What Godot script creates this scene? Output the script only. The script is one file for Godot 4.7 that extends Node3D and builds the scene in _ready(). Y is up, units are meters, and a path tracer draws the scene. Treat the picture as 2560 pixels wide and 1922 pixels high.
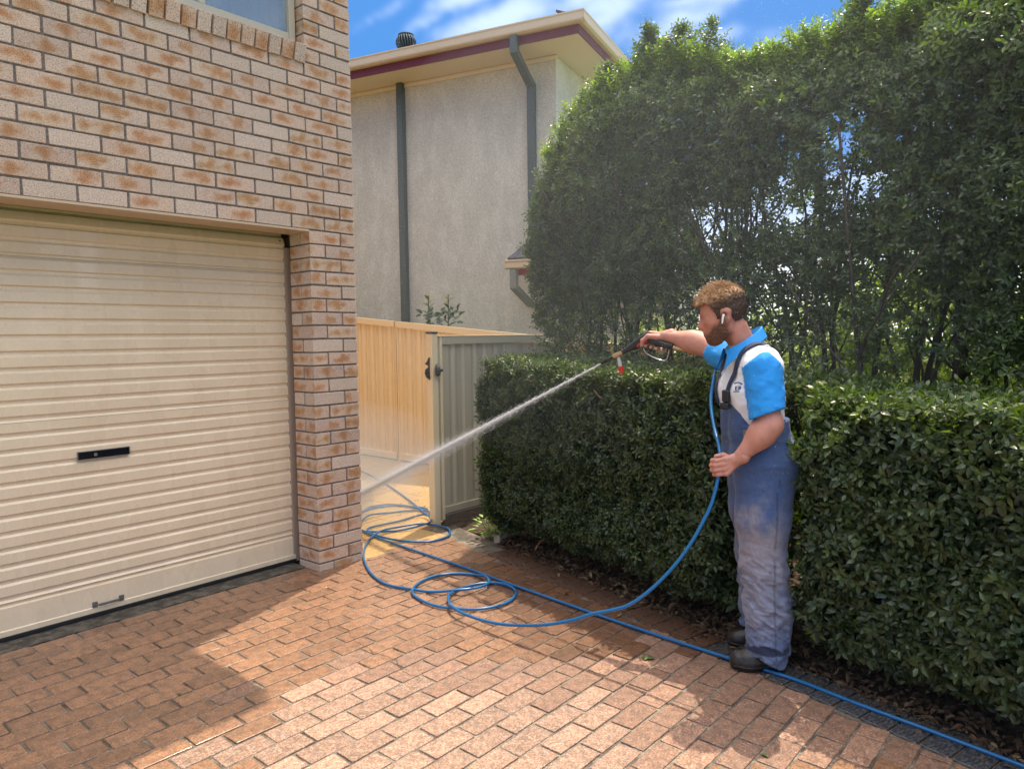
extends Node3D
# A man pressure-washing a paved driveway beside a brick garage; y up, metres; x runs along the garage front, z comes out of it.

const HEDGE_TURN := -14.9
const HOUSE_TURN := 14.9
const Y_LINTEL := 2.185
const COURSE := 0.086
var rng := RandomNumberGenerator.new()
var used := {}
var cam: Camera3D


# ---------- naming and placing ----------
func numbered(called: String, parent: Node) -> String:
	var key := str(parent.get_instance_id()) + called
	var n: int = used.get(key, 0)
	used[key] = n + 1
	return called if n == 0 else "%s_%03d" % [called, n]


func thing(called: String, label: String, category: String, at := Vector3.ZERO, turn := 0.0, group := "") -> Node3D:
	var o := Node3D.new()
	o.name = numbered(called, self)
	add_child(o)
	o.position = at
	o.rotation.y = turn
	tag(o, label, category, group)
	return o


func tag(o: Node, label: String, category: String, group := "") -> void:
	o.set_meta("label", label)
	o.set_meta("category", category)
	if group != "":
		o.set_meta("group", group)


func put(called: String, mesh: Mesh, m: Material, parent: Node = null, at := Vector3.ZERO, kind := "") -> MeshInstance3D:
	var p: Node = parent if parent else self
	var o := MeshInstance3D.new()
	o.name = numbered(called, p)
	o.mesh = mesh
	o.material_override = m
	o.position = at
	p.add_child(o, true)
	if kind != "":
		o.set_meta("kind", kind)
	return o


func scatter(called: String, mesh: Mesh, m: Material, places: Array, tints: Array, parent: Node = null) -> MultiMeshInstance3D:
	var mm := MultiMesh.new()
	mm.transform_format = MultiMesh.TRANSFORM_3D
	mm.use_colors = true
	mm.mesh = mesh
	mm.instance_count = places.size()
	for i in places.size():
		mm.set_instance_transform(i, places[i])
		mm.set_instance_color(i, tints[i])
	var o := MultiMeshInstance3D.new()
	var p: Node = parent if parent else self
	o.name = numbered(called, p)
	o.multimesh = mm
	o.material_override = m
	p.add_child(o, true)
	o.set_meta("kind", "stuff")
	return o


# ---------- materials ----------
func lin(r: float, g: float, b: float) -> Color:
	return Color(r, g, b).linear_to_srgb()


func mat(col: Color, rough := 0.8, metal := 0.0) -> StandardMaterial3D:
	var m := StandardMaterial3D.new()
	m.albedo_color = col
	m.roughness = rough
	m.metallic = metal
	return m


func noise(freq: float, s: int, oct := 4) -> FastNoiseLite:
	var n := FastNoiseLite.new()
	n.seed = s
	n.frequency = freq
	n.noise_type = FastNoiseLite.TYPE_SIMPLEX_SMOOTH
	n.fractal_type = FastNoiseLite.FRACTAL_FBM
	n.fractal_octaves = oct
	return n


func tex(im: Image) -> ImageTexture:
	return ImageTexture.create_from_image(im)


func noise_tex(size: int, freq: float, s: int, oct := 4) -> ImageTexture:
	var im := noise(freq, s, oct).get_seamless_image(size, size)
	im.convert(Image.FORMAT_RGB8)
	return tex(im)


# A seamless picture of two tones mixed by noise, for plaster, concrete, soil.
func two_tone(size: int, freq: float, s: int, a: Color, b: Color, lo := 0.2, hi := 0.8, grain := 0.0) -> ImageTexture:
	var g := noise(freq, s, 5).get_seamless_image(size, size)
	var im := Image.create(size, size, false, Image.FORMAT_RGB8)
	var r := RandomNumberGenerator.new()
	r.seed = s
	for y in size:
		for x in size:
			var c := a.lerp(b, smoothstep(lo, hi, g.get_pixel(x, y).r))
			if grain > 0.0:
				var k := 1.0 + (r.randf() - 0.5) * grain
				c = Color(c.r * k, c.g * k, c.b * k)
			im.set_pixel(x, y, c)
	return tex(im)


func world_tex(m: StandardMaterial3D, t: Texture2D, scale: float, bump: Texture2D = null, bump_cm := 0.1) -> StandardMaterial3D:
	m.albedo_texture = t
	m.uv1_triplanar = true
	m.uv1_world_triplanar = true
	m.uv1_scale = Vector3.ONE * scale
	if bump:
		m.heightmap_enabled = true
		m.heightmap_texture = bump
		m.heightmap_scale = bump_cm
	return m


# ---------- mesh helpers ----------
func new_st() -> SurfaceTool:
	var st := SurfaceTool.new()
	st.begin(Mesh.PRIMITIVE_TRIANGLES)
	return st


func tri(st: SurfaceTool, a: Vector3, b: Vector3, c: Vector3, n: Vector3, ua := Vector2.ZERO, ub := Vector2.ZERO, uc := Vector2.ZERO) -> void:
	var v := [a, b, c]
	var u := [ua, ub, uc]
	if (b - a).cross(c - a).dot(n) > 0.0:
		v = [a, c, b]
		u = [ua, uc, ub]
	for i in 3:
		st.set_normal(n)
		st.set_uv(u[i])
		st.add_vertex(v[i])


func flat_tri(st: SurfaceTool, a: Vector3, b: Vector3, c: Vector3, out: Vector3) -> void:
	var n := (b - a).cross(c - a).normalized()
	if n.dot(out) < 0.0:
		n = -n
	tri(st, a, b, c, n)


func quad(st: SurfaceTool, a: Vector3, b: Vector3, c: Vector3, d: Vector3, out: Vector3) -> void:
	flat_tri(st, a, b, c, out)
	flat_tri(st, a, c, d, out)


# A box with every edge chamfered (44 triangles); jit shakes its corners; uv is laid over each face in metres divided by uvs.
func bbox(st: SurfaceTool, size: Vector3, bev: float, xf := Transform3D.IDENTITY, jit := 0.0, uvs := Vector2(0.23, 0.076), uvo := Vector2(0.5, 0.5), flip := 1.0) -> void:
	var h := size * 0.5
	var corner := {}
	for sx in [-1, 1]:
		for sy in [-1, 1]:
			for sz in [-1, 1]:
				var s := Vector3(sx, sy, sz)
				var p := h * s + Vector3(rng.randf_range(-jit, jit), rng.randf_range(-jit, jit), rng.randf_range(-jit, jit))
				for ax in 3:
					var q := p
					for o in 3:
						if o != ax:
							q[o] -= s[o] * bev
					corner[[sx, sy, sz, ax]] = q
	var uv := func(p: Vector3, ax: int) -> Vector2:
		var a: Vector2 = Vector2(p.x, p.y) if ax == 2 else (Vector2(p.z, p.y) if ax == 0 else Vector2(p.x, p.z))
		return Vector2(a.x * flip / uvs.x, a.y * flip / uvs.y) + uvo
	for ax in 3:
		var b := (ax + 1) % 3
		var c := (ax + 2) % 3
		for s in [-1, 1]:
			var k := []
			for t in [[-1, -1], [1, -1], [1, 1], [-1, 1]]:
				var key := [0, 0, 0, ax]
				key[ax] = s
				key[b] = t[0]
				key[c] = t[1]
				k.append(corner[key])
			var n := Vector3.ZERO
			n[ax] = s
			n = xf.basis * n
			var u: Array = k.map(func(p): return uv.call(p, ax))
			tri(st, xf * k[0], xf * k[1], xf * k[2], n, u[0], u[1], u[2])
			tri(st, xf * k[0], xf * k[2], xf * k[3], n, u[0], u[2], u[3])
	if bev <= 0.0:
		return
	for ax in 3: # edges that run along ax
		var b := (ax + 1) % 3
		var c := (ax + 2) % 3
		for sb in [-1, 1]:
			for sc in [-1, 1]:
				var e := []
				for w in [[-1, b], [1, b], [1, c], [-1, c]]:
					var key := [0, 0, 0, w[1]]
					key[ax] = w[0]
					key[b] = sb
					key[c] = sc
					e.append(corner[key])
				var n1 := Vector3.ZERO
				n1[b] = sb
				var n2 := Vector3.ZERO
				n2[c] = sc
				var nn := [xf.basis * n1, xf.basis * n1, xf.basis * n2, xf.basis * n2]
				var u: Array = e.map(func(p): return uv.call(p, 2 if ax != 2 else 0))
				var turn: bool = ((xf * e[1]) - (xf * e[0])).cross((xf * e[2]) - (xf * e[0])).dot(nn[0] + nn[2]) > 0.0
				for order in [[0, 1, 2], [0, 2, 3]]:
					for w in ([order[0], order[2], order[1]] if turn else order):
						st.set_normal(nn[w])
						st.set_uv(u[w])
						st.add_vertex(xf * e[w])
	for sx in [-1, 1]:
		for sy in [-1, 1]:
			for sz in [-1, 1]:
				var n := (xf.basis * Vector3(sx, sy, sz)).normalized()
				tri(st, xf * corner[[sx, sy, sz, 0]], xf * corner[[sx, sy, sz, 1]], xf * corner[[sx, sy, sz, 2]], n)


func block(size: Vector3, bev := 0.003, jit := 0.0) -> ArrayMesh:
	var st := new_st()
	bbox(st, size, bev, Transform3D.IDENTITY, jit)
	return st.commit()


# From one corner to the opposite one.
func slab(called: String, a: Vector3, b: Vector3, m: Material, parent: Node = null, bev := 0.003, kind := "") -> MeshInstance3D:
	return put(called, block((b - a).abs(), bev), m, parent, (a + b) * 0.5, kind)


func tube(st: SurfaceTool, pts: Array, radii: Variant, sides := 10, caps := true, squash := 1.0) -> void:
	var n := pts.size()
	var up := Vector3.UP
	var t0: Vector3 = (pts[1] - pts[0]).normalized()
	if absf(t0.dot(up)) > 0.95:
		up = Vector3.RIGHT
	var side := t0.cross(up).normalized()
	var rings := []
	var norms := []
	for i in n:
		var t: Vector3 = (pts[mini(i + 1, n - 1)] - pts[maxi(i - 1, 0)]).normalized()
		side = (side - t * side.dot(t)).normalized()
		var v := t.cross(side)
		var r: float = radii if radii is float else radii[i]
		var ring := []
		var nn := []
		for k in sides:
			var a := TAU * k / sides
			var dir := side * cos(a) + v * sin(a)
			ring.append(pts[i] + (side * cos(a) + v * sin(a) * squash) * r)
			nn.append(dir)
		rings.append(ring)
		norms.append(nn)
	for i in n - 1:
		for k in sides:
			var k2 := (k + 1) % sides
			var q := [[i, k], [i, k2], [i + 1, k2], [i + 1, k]]
			var mid: Vector3 = norms[i][k] + norms[i][k2]
			for order in [[0, 1, 2], [0, 2, 3]]:
				var p := []
				for o in order:
					p.append(q[o])
				var A: Vector3 = rings[p[0][0]][p[0][1]]
				var B: Vector3 = rings[p[1][0]][p[1][1]]
				var C: Vector3 = rings[p[2][0]][p[2][1]]
				if (B - A).cross(C - A).dot(mid) > 0.0:
					p = [p[0], p[2], p[1]]
				for w in p:
					st.set_normal(norms[w[0]][w[1]])
					st.set_uv(Vector2(float(w[1]) / sides, float(w[0]) * 0.2))
					st.add_vertex(rings[w[0]][w[1]])
	if caps:
		for e in [0, n - 1]:
			var dir: Vector3 = (pts[0] - pts[1]) if e == 0 else (pts[n - 1] - pts[n - 2])
			for k in range(1, sides - 1):
				tri(st, rings[e][0], rings[e][k], rings[e][k + 1], dir.normalized())


func tube_mesh(pts: Array, radii: Variant, sides := 10, squash := 1.0) -> ArrayMesh:
	var st := new_st()
	tube(st, pts, radii, sides, true, squash)
	return st.commit()


# A Catmull-Rom curve through pts.
func smooth_path(pts: Array, per := 6) -> Array:
	var out := []
	var n := pts.size()
	for i in n - 1:
		var a: Vector3 = pts[maxi(i - 1, 0)]
		var b: Vector3 = pts[i]
		var c: Vector3 = pts[i + 1]
		var d: Vector3 = pts[mini(i + 2, n - 1)]
		for k in per:
			out.append(b.cubic_interpolate(c, a, d, float(k) / per))
	out.append(pts[n - 1])
	return out


# Sweeps a profile (in the y-z plane) along x.
func sweep_x(st: SurfaceTool, prof: Array, x0: float, x1: float) -> void:
	for i in prof.size() - 1:
		var a: Vector2 = prof[i]
		var b: Vector2 = prof[i + 1]
		var n := Vector3(0, -(b.y - a.y), b.x - a.x).normalized() # profile points are (y, z)
		quad(st, Vector3(x0, a.x, a.y), Vector3(x1, a.x, a.y), Vector3(x1, b.x, b.y), Vector3(x0, b.x, b.y), n)


# ---------- sky ----------
func sky_picture() -> ImageTexture:
	var w := 1024
	var h := 512
	var im := Image.create(w, h, false, Image.FORMAT_RGBF)
	var n := noise(1.0, 11, 6)
	var n2 := noise(1.0, 23, 4)
	for y in h:
		var el := PI * (0.5 - (y + 0.5) / h)
		for x in w:
			var az := TAU * (x + 0.5) / w
			var d := Vector3(cos(el) * cos(az), sin(el), cos(el) * sin(az))
			var e := maxf(d.y, 0.0)
			var base := Color(0.62, 0.63, 0.63).lerp(Color(0.036, 0.115, 0.285), smoothstep(0.0, 0.24, e))
			base = base.lerp(Color(0.07, 0.15, 0.33), smoothstep(0.4, 1.0, e))
			var p := d / (e + 0.25)
			var c := n.get_noise_3d(p.x * 1.8 + p.z * 0.8, p.z * 4.6, 4.0) * 0.62 + n2.get_noise_3d(p.x * 6.0 + p.z * 3.0, p.z * 17.0, 2.0) * 0.42
			var high := smoothstep(0.48, 0.80, e)  # bright cloud deck overhead, added out of view to fill the shade
			var cover := maxf(smoothstep(-0.12, 0.42, c) * 0.46, smoothstep(-0.45, 0.2, c) * 0.92 * high)
			im.set_pixel(x, y, base.lerp(Color(0.50, 0.55, 0.63).lerp(Color(1.55, 1.48, 1.36), high), cover))
	return tex(im)


func light_and_camera() -> void:
	cam = Camera3D.new()
	cam.name = "camera"
	add_child(cam)
	cam.position = Vector3(-3.0621, 1.5049, 4.0151)
	cam.rotation = Vector3(-0.06669, -0.85816, -0.01247)
	cam.fov = 55.29
	cam.near = 0.05
	cam.far = 400.0
	cam.current = true
	var env := Environment.new()
	env.background_mode = Environment.BG_SKY
	var sky := Sky.new()
	var pano := PanoramaSkyMaterial.new()
	pano.panorama = sky_picture()
	sky.sky_material = pano
	env.sky = sky
	env.background_energy_multiplier = 1.0
	env.tonemap_mode = Environment.TONE_MAPPER_LINEAR
	env.tonemap_exposure = 3.1
	env.sdfgi_enabled = true
	env.ssao_enabled = true
	env.ssil_enabled = true
	env.volumetric_fog_enabled = true
	env.volumetric_fog_density = 0.0
	var we := WorldEnvironment.new()
	we.name = "environment"
	we.environment = env
	add_child(we)
	var sun := DirectionalLight3D.new()
	sun.name = "sun"
	add_child(sun)
	sun.look_at_from_position(Vector3.ZERO, Vector3(-0.404, -1.0, 0.147), Vector3.RIGHT)
	sun.light_energy = 0.6
	sun.light_color = Color(1.0, 0.94, 0.84)
	sun.light_angular_distance = 0.5
	sun.shadow_enabled = true


func structure(o: Node) -> Node:
	o.set_meta("kind", "structure")
	return o


func edge_x(z: float) -> float: # where the driveway ends at the garden bed
	return 0.985 - 0.262 * z


func in_view(p: Vector3, margin := 1.06) -> bool:
	var q := cam.global_transform.affine_inverse() * p
	if q.z > -0.1:
		return false
	var t := tan(deg_to_rad(cam.fov) * 0.5) * margin
	return absf(q.y / q.z) < t and absf(q.x / q.z) < t * 1.3334


# ---------- ground ----------
# mode 0: wet and clean; 1: drying, with pale bloom left on it; 2: damp
func paver_tex(s: int, mode: int, w := 160, h := 80) -> ImageTexture:
	var im := Image.create(w, h, false, Image.FORMAT_RGB8)
	var n1 := noise(0.022, s, 4)
	var n2 := noise(0.10, s + 50, 4)
	var n3 := noise(0.035, s + 90, 4)
	var r := RandomNumberGenerator.new()
	r.seed = s
	var warm: Array = [lin(0.29, 0.145, 0.076), lin(0.315, 0.182, 0.122), lin(0.295, 0.160, 0.104)]
	var dark: Array = [lin(0.185, 0.096, 0.054), lin(0.225, 0.132, 0.092), lin(0.20, 0.112, 0.077)]
	var pale := lin(0.39, 0.28, 0.21)
	var k := r.randf_range(0.92, 1.09)
	for y in h:
		for x in w:
			var a := n1.get_noise_2d(x, y)
			var g := n2.get_noise_2d(x, y)
			var c: Color = warm[mode].lerp(dark[mode], smoothstep(-0.25, 0.5, a + g * 0.35))
			var b := n3.get_noise_2d(x, y * 1.3)
			if mode == 1:
				c = c.lerp(pale, smoothstep(-0.25, 0.45, b + g * 0.18) * 0.62)
			elif mode == 2:
				c = c.lerp(pale, smoothstep(0.0, 0.6, b + g * 0.3) * 0.4)
			var edge := minf(minf(x, w - 1 - x), minf(y, h - 1 - y)) + g * 4.0
			var f := k * (1.0 - 0.16 * smoothstep(6.0, 0.0, edge)) * (1.0 + g * 0.32 + (r.randf() - 0.5) * 0.36)
			if r.randf() < 0.05:
				f *= 0.5
			elif r.randf() < 0.03:
				f *= 1.45
			im.set_pixel(x, y, Color(c.r * f, c.g * f, c.b * f))
	return tex(im)


func build_ground() -> void:
	var grain := noise_tex(256, 0.09, 5, 5)
	var soil := world_tex(mat(Color.WHITE, 0.95), two_tone(256, 0.03, 61, lin(0.035, 0.022, 0.014), lin(0.10, 0.065, 0.04), 0.2, 0.8, 0.5), 1.3, grain, 2.0)
	var lawn := world_tex(mat(Color.WHITE, 0.9), two_tone(256, 0.04, 62, lin(0.06, 0.12, 0.02), lin(0.16, 0.22, 0.05), 0.2, 0.8, 0.5), 0.6, grain, 2.0)
	var plane := PlaneMesh.new()
	plane.size = Vector2(240, 240)
	structure(put("ground", plane, lawn, null, Vector3(0, -0.09, 0)))
	# garden bed: a strip of soil under the hedges, slightly mounded
	var st := new_st()
	var n := noise(1.7, 71, 4)
	var hw := 26
	var hl := 60
	var g := []
	for i in hl + 1:
		var row := []
		var z := -0.55 + 6.2 * i / hl
		for j in hw + 1:
			var t := float(j) / hw
			var x := edge_x(z) - 0.03 + 2.6 * t
			if z < 0.35 and x > 0.9:
				x = maxf(x, 1.0)
			row.append(Vector3(x, -0.03 + 0.045 * smoothstep(0.0, 0.12, t) + n.get_noise_2d(x * 2.0, z * 2.0) * 0.025 * smoothstep(0.0, 0.1, t), z))
		g.append(row)
	for i in hl:
		for j in hw:
			quad(st, g[i][j], g[i][j + 1], g[i + 1][j + 1], g[i + 1][j], Vector3.UP)
	structure(put("garden_bed", st.commit(), soil))

	# the driveway: a sand bed and its pavers
	var drive := Node3D.new()
	drive.name = "driveway"
	add_child(drive)
	structure(drive)
	var sand_t := two_tone(256, 0.02, 63, lin(0.075, 0.06, 0.046), lin(0.20, 0.165, 0.125), 0.3, 0.7, 0.5)
	var sand := world_tex(mat(Color.WHITE, 0.55), sand_t, 0.8, grain, 0.6)
	st = new_st()
	var zs := [-0.15, 0.0, 1.0, 2.0, 3.0, 4.0, 5.0, 6.2]
	for i in zs.size() - 1:
		quad(st, Vector3(-6.0, -0.0156, zs[i]), Vector3(edge_x(zs[i]), -0.0156, zs[i]), Vector3(edge_x(zs[i + 1]), -0.0156, zs[i + 1]), Vector3(-6.0, -0.0156, zs[i + 1]), Vector3.UP)
	quad(st, Vector3(-0.05, -0.0156, 0.06), Vector3(-0.05, -0.0156, -0.02), Vector3(0.93, -0.0156, -0.25), Vector3(1.02, -0.0156, -0.1), Vector3.UP)
	put("sand_bed", st.commit(), sand, drive)
	var mats := [[], [], []]
	for mode in 3:
		for k in 8:
			var m := mat(Color.WHITE, [0.42, 0.66, 0.46][mode])
			m.albedo_texture = paver_tex(200 + mode * 20 + k, mode)
			m.heightmap_enabled = true
			m.heightmap_texture = grain
			m.heightmap_scale = 0.12
			if mode == 0:
				m.clearcoat_enabled = true
				m.clearcoat = 0.55
				m.clearcoat_roughness = 0.13
			mats[mode].append(m)
	var hedge_shade_mats := [] # wet pavers by the bed, with the hedge's shade painted into their tint
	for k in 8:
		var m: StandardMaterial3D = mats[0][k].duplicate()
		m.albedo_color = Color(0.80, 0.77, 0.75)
		hedge_shade_mats.append(m)
	var shapes := []
	for k in 8:
		st = new_st()
		bbox(st, Vector3(0.1965, 0.05, 0.0995), 0.004, Transform3D.IDENTITY, 0.0016, Vector2(0.2, 0.104), Vector2(0.5, 0.5), 1.0 if k % 2 else -1.0)
		shapes.append(st.commit())
	var all := []
	for r in 50:
		var z := -0.15 + 0.109 * (r + 0.5)
		var x0 := -0.918 - 0.103 * (r - 8)
		x0 = x0 - floor((x0 + 3.6) / 0.206) * 0.206
		for k in 30:
			var x := x0 + 0.206 * (k + 0.5)
			var lim := edge_x(z) - 0.225
			if x - 0.1 > lim - 0.03:
				continue
			if z < 0.042 - 0.262 * maxf(x, 0.0) and x > -0.02:
				continue
			if z < 0.0 and x > -0.4:
				continue
			var cut := minf(lim - (x - 0.1), 0.1985)
			all.append([Vector3(x, -0.035, z), cut])
	# the triangle of driveway in front of the gate post runs back past the first row
	for r in 4:
		for k in 6:
			var x := 0.06 + 0.206 * k + (0.103 if r % 2 else 0.0)
			var z := -0.2045 - 0.109 * (r - 0)
			if z > 0.0 - 0.262 * x + 0.05 and x < 1.0:
				all.append([Vector3(x, -0.035, z), 0.1985])
	all.sort_custom(func(a, b): return (a[0] - cam.position).length_squared() < (b[0] - cam.position).length_squared())
	var rest := new_st()
	var shown := 0
	var wn := noise(0.9, 77, 3)
	var tones := new_st()
	for e in all:
		var p: Vector3 = e[0]
		var d := wn.get_noise_2d(p.x, p.z) * 0.5
		var mode := 0
		if p.z + d > 1.36 + maxf(0.0, p.x + 1.35) * 0.75:
			mode = 1 if p.x + d < -0.75 else 2
		elif p.z + d * 1.5 > 1.15 + maxf(0.0, p.x + 1.35) * 0.6 and rng.randf() < 0.5:
			mode = 2
		var m: Material = mats[mode][rng.randi() % 8]
		var mesh: Mesh = shapes[rng.randi() % 8]
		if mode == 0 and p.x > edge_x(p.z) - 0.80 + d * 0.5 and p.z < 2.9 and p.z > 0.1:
			m = hedge_shade_mats[rng.randi() % 8]
		if e[1] < 0.19:
			st = new_st()
			bbox(st, Vector3(maxf(e[1], 0.03), 0.05, 0.1015), 0.0035, Transform3D.IDENTITY, 0.001, Vector2(0.2, 0.104))
			mesh = st.commit()
			p.x += (maxf(e[1], 0.03) - 0.2) * 0.5
		p.y += rng.randf_range(-0.0016, 0.0016)
		var turn := Vector3(rng.randf_range(-0.006, 0.006), rng.randf_range(-0.008, 0.008), rng.randf_range(-0.006, 0.006))
		if shown < 296 and in_view(p, 1.03):
			var o := put("paver", mesh, m, drive, p)
			o.rotation = turn
			shown += 1
		elif p.z < 4.6:
			rest.append_from(mesh, 0, Transform3D(Basis.from_euler(turn), p))
	put("paver_field", rest.commit(), mats[0][2], drive, Vector3.ZERO, "stuff")
	# border course along the garden bed: grey pavers laid across
	var grey := mat(Color.WHITE, 0.22)
	grey.albedo_texture = two_tone(128, 0.05, 64, lin(0.045, 0.043, 0.045), lin(0.115, 0.105, 0.10), 0.2, 0.8, 0.4)
	grey.heightmap_enabled = true
	grey.heightmap_texture = grain
	grey.heightmap_scale = 0.25
	var brown := grey.duplicate()
	brown.albedo_texture = two_tone(128, 0.05, 65, lin(0.07, 0.04, 0.028), lin(0.16, 0.085, 0.055), 0.2, 0.8, 0.4)
	var border: ArrayMesh = block(Vector3(0.2, 0.05, 0.104), 0.004, 0.0015)
	for k in 46:
		var hz := 0.72 + 0.113 * k
		var c := Vector3(0.985, -0.03, 0) + Vector3(-0.2534, 0, 0.9674) * hz - Vector3(0.9674, 0, 0.2534) * 0.112
		if not in_view(c, 1.1):
			continue
		var o := put("border_paver", border, grey if hz > 2.55 else brown, drive, c + Vector3(0, rng.randf_range(-0.002, 0.002), 0))
		o.rotation = Vector3(rng.randf_range(-0.008, 0.008), deg_to_rad(-14.68) + rng.randf_range(-0.012, 0.012), rng.randf_range(-0.008, 0.008))
	# a hair crack that wanders across several pavers
	st = new_st()
	var z := 0.72
	var x := -0.80
	var last := Vector3(x, -0.0085, z)
	while z < 1.62:
		z += 0.02
		x += rng.randf_range(-0.014, 0.0115) - 0.0017
		var next := Vector3(x, -0.0085, z)
		quad(st, last + Vector3(-0.0012, 0, 0), last + Vector3(0.0012, 0, 0), next + Vector3(0.0012, 0, 0), next + Vector3(-0.0012, 0, 0), Vector3.UP)
		last = next
	put("crack", st.commit(), mat(lin(0.05, 0.025, 0.015), 0.9), drive, Vector3.ZERO, "stuff")

	# wet sandstone paving in the side passage
	var side := Node3D.new()
	side.name = "side_path"
	add_child(side)
	structure(side)
	var ochre := []
	for k in 4:
		var m := mat(Color.WHITE, 0.36)
		m.albedo_texture = two_tone(128, 0.03, 300 + k, lin(0.40, 0.24, 0.085), lin(0.56, 0.36, 0.15), 0.15, 0.85, 0.22)
		m.heightmap_enabled = true
		m.heightmap_texture = grain
		m.heightmap_scale = 0.1
		ochre.append(m)
	structure(slab("path_bed", Vector3(-0.23, -0.08, -9.0), Vector3(2.77, -0.0185, -0.31), mat(lin(0.22, 0.13, 0.05), 0.7), side, 0.0))
	structure(slab("path_bed", Vector3(-0.23, -0.08, -0.3095), Vector3(0.95, -0.0185, 0.05), mat(lin(0.22, 0.13, 0.05), 0.7), side, 0.0))
	var flag: Array = [block(Vector3(0.394, 0.04, 0.394), 0.002, 0.001), block(Vector3(0.394, 0.04, 0.394), 0.002, 0.001)]
	for i in 8:
		for j in 14:
			var c := Vector3(0.18 + 0.4 * i, -0.0312, -0.17 - 0.4 * j)
			if c.x > 2.8 or (c.z + 0.2 > -0.27 and c.x > 0.75):
				continue
			var o := put("flagstone", flag[(i + j) % 2], ochre[rng.randi() % 4], side, c + Vector3(0, rng.randf_range(-0.001, 0.001), 0))
			o.rotation.y = rng.randf_range(-0.004, 0.004)

	# concrete apron at the foot of the roller door
	var con := world_tex(mat(Color.WHITE, 0.5), two_tone(256, 0.03, 66, lin(0.045, 0.04, 0.032), lin(0.12, 0.105, 0.085), 0.2, 0.8, 0.4), 1.5, grain, 0.8)
	structure(slab("concrete_apron", Vector3(-5.0, -0.1, -0.9), Vector3(-0.352, -0.006, -0.155), con, null, 0.004))


# ---------- the brick garage ----------
func brick_tex(s: int, kind: int) -> ImageTexture:
	var w := 184
	var h := 62
	var im := Image.create(w, h, false, Image.FORMAT_RGB8)
	var r := RandomNumberGenerator.new()
	r.seed = s
	var n1 := noise(0.02, s, 4)
	var n2 := noise(0.11, s + 7, 3)
	var n3 := noise(0.17, s + 13, 2)
	var cream: Color = lin(0.70, 0.53, 0.41).lerp(lin(0.66, 0.50, 0.375), r.randf())
	if kind == 3:
		cream = lin(0.63, 0.45, 0.34)
	var blush: Color = lin(0.58, 0.30, 0.125).lerp(lin(0.54, 0.25, 0.105), r.randf())
	var speck: Color = lin(0.09, 0.055, 0.045)
	# where the kiln blush lies: one or two ovals
	var ovals := []
	for k in [0, 2, 2, 1, 2, 1][kind % 6] + (1 if kind in [1, 4] else 0):
		ovals.append([Vector2(r.randf_range(0.2, 0.82) * w, r.randf_range(0.32, 0.62) * h), Vector2(r.randf_range(0.20, 0.46) * w, r.randf_range(0.40, 0.75) * h)])
	var dense := 0.9 if kind in [3, 4] else 0.35
	for y in h:
		for x in w:
			var g := n2.get_noise_2d(x, y)
			var a := n1.get_noise_2d(x, y)
			var c := cream
			var f := 0.0
			for o in ovals:
				var q: Vector2 = (Vector2(x, y) - o[0]) / o[1]
				f = maxf(f, 1.0 - q.length())
			f = smoothstep(0.05, 1.0, f + g * 0.38 + a * 0.4) if ovals else 0.0
			c = c.lerp(blush, f * 0.95)
			# worn pale arris
			var e := minf(minf(x, w - 1 - x), minf(y, h - 1 - y))
			c = c.lerp(lin(0.66, 0.53, 0.43), 0.5 * (1.0 - smoothstep(1.0, 5.0, e + g * 3.0)))
			var t := n3.get_noise_2d(x, y) + a * 0.25 * dense + (f * 0.18)
			if t > 0.42 - 0.08 * dense:
				c = c.lerp(speck, 0.42)
			elif t > 0.34 - 0.05 * dense:
				c = c.lerp(speck, 0.15)
			var k := 1.0 + g * 0.12 + (r.randf() - 0.5) * 0.13
			im.set_pixel(x, y, Color(c.r * k, c.g * k, c.b * k))
	return tex(im)


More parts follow.
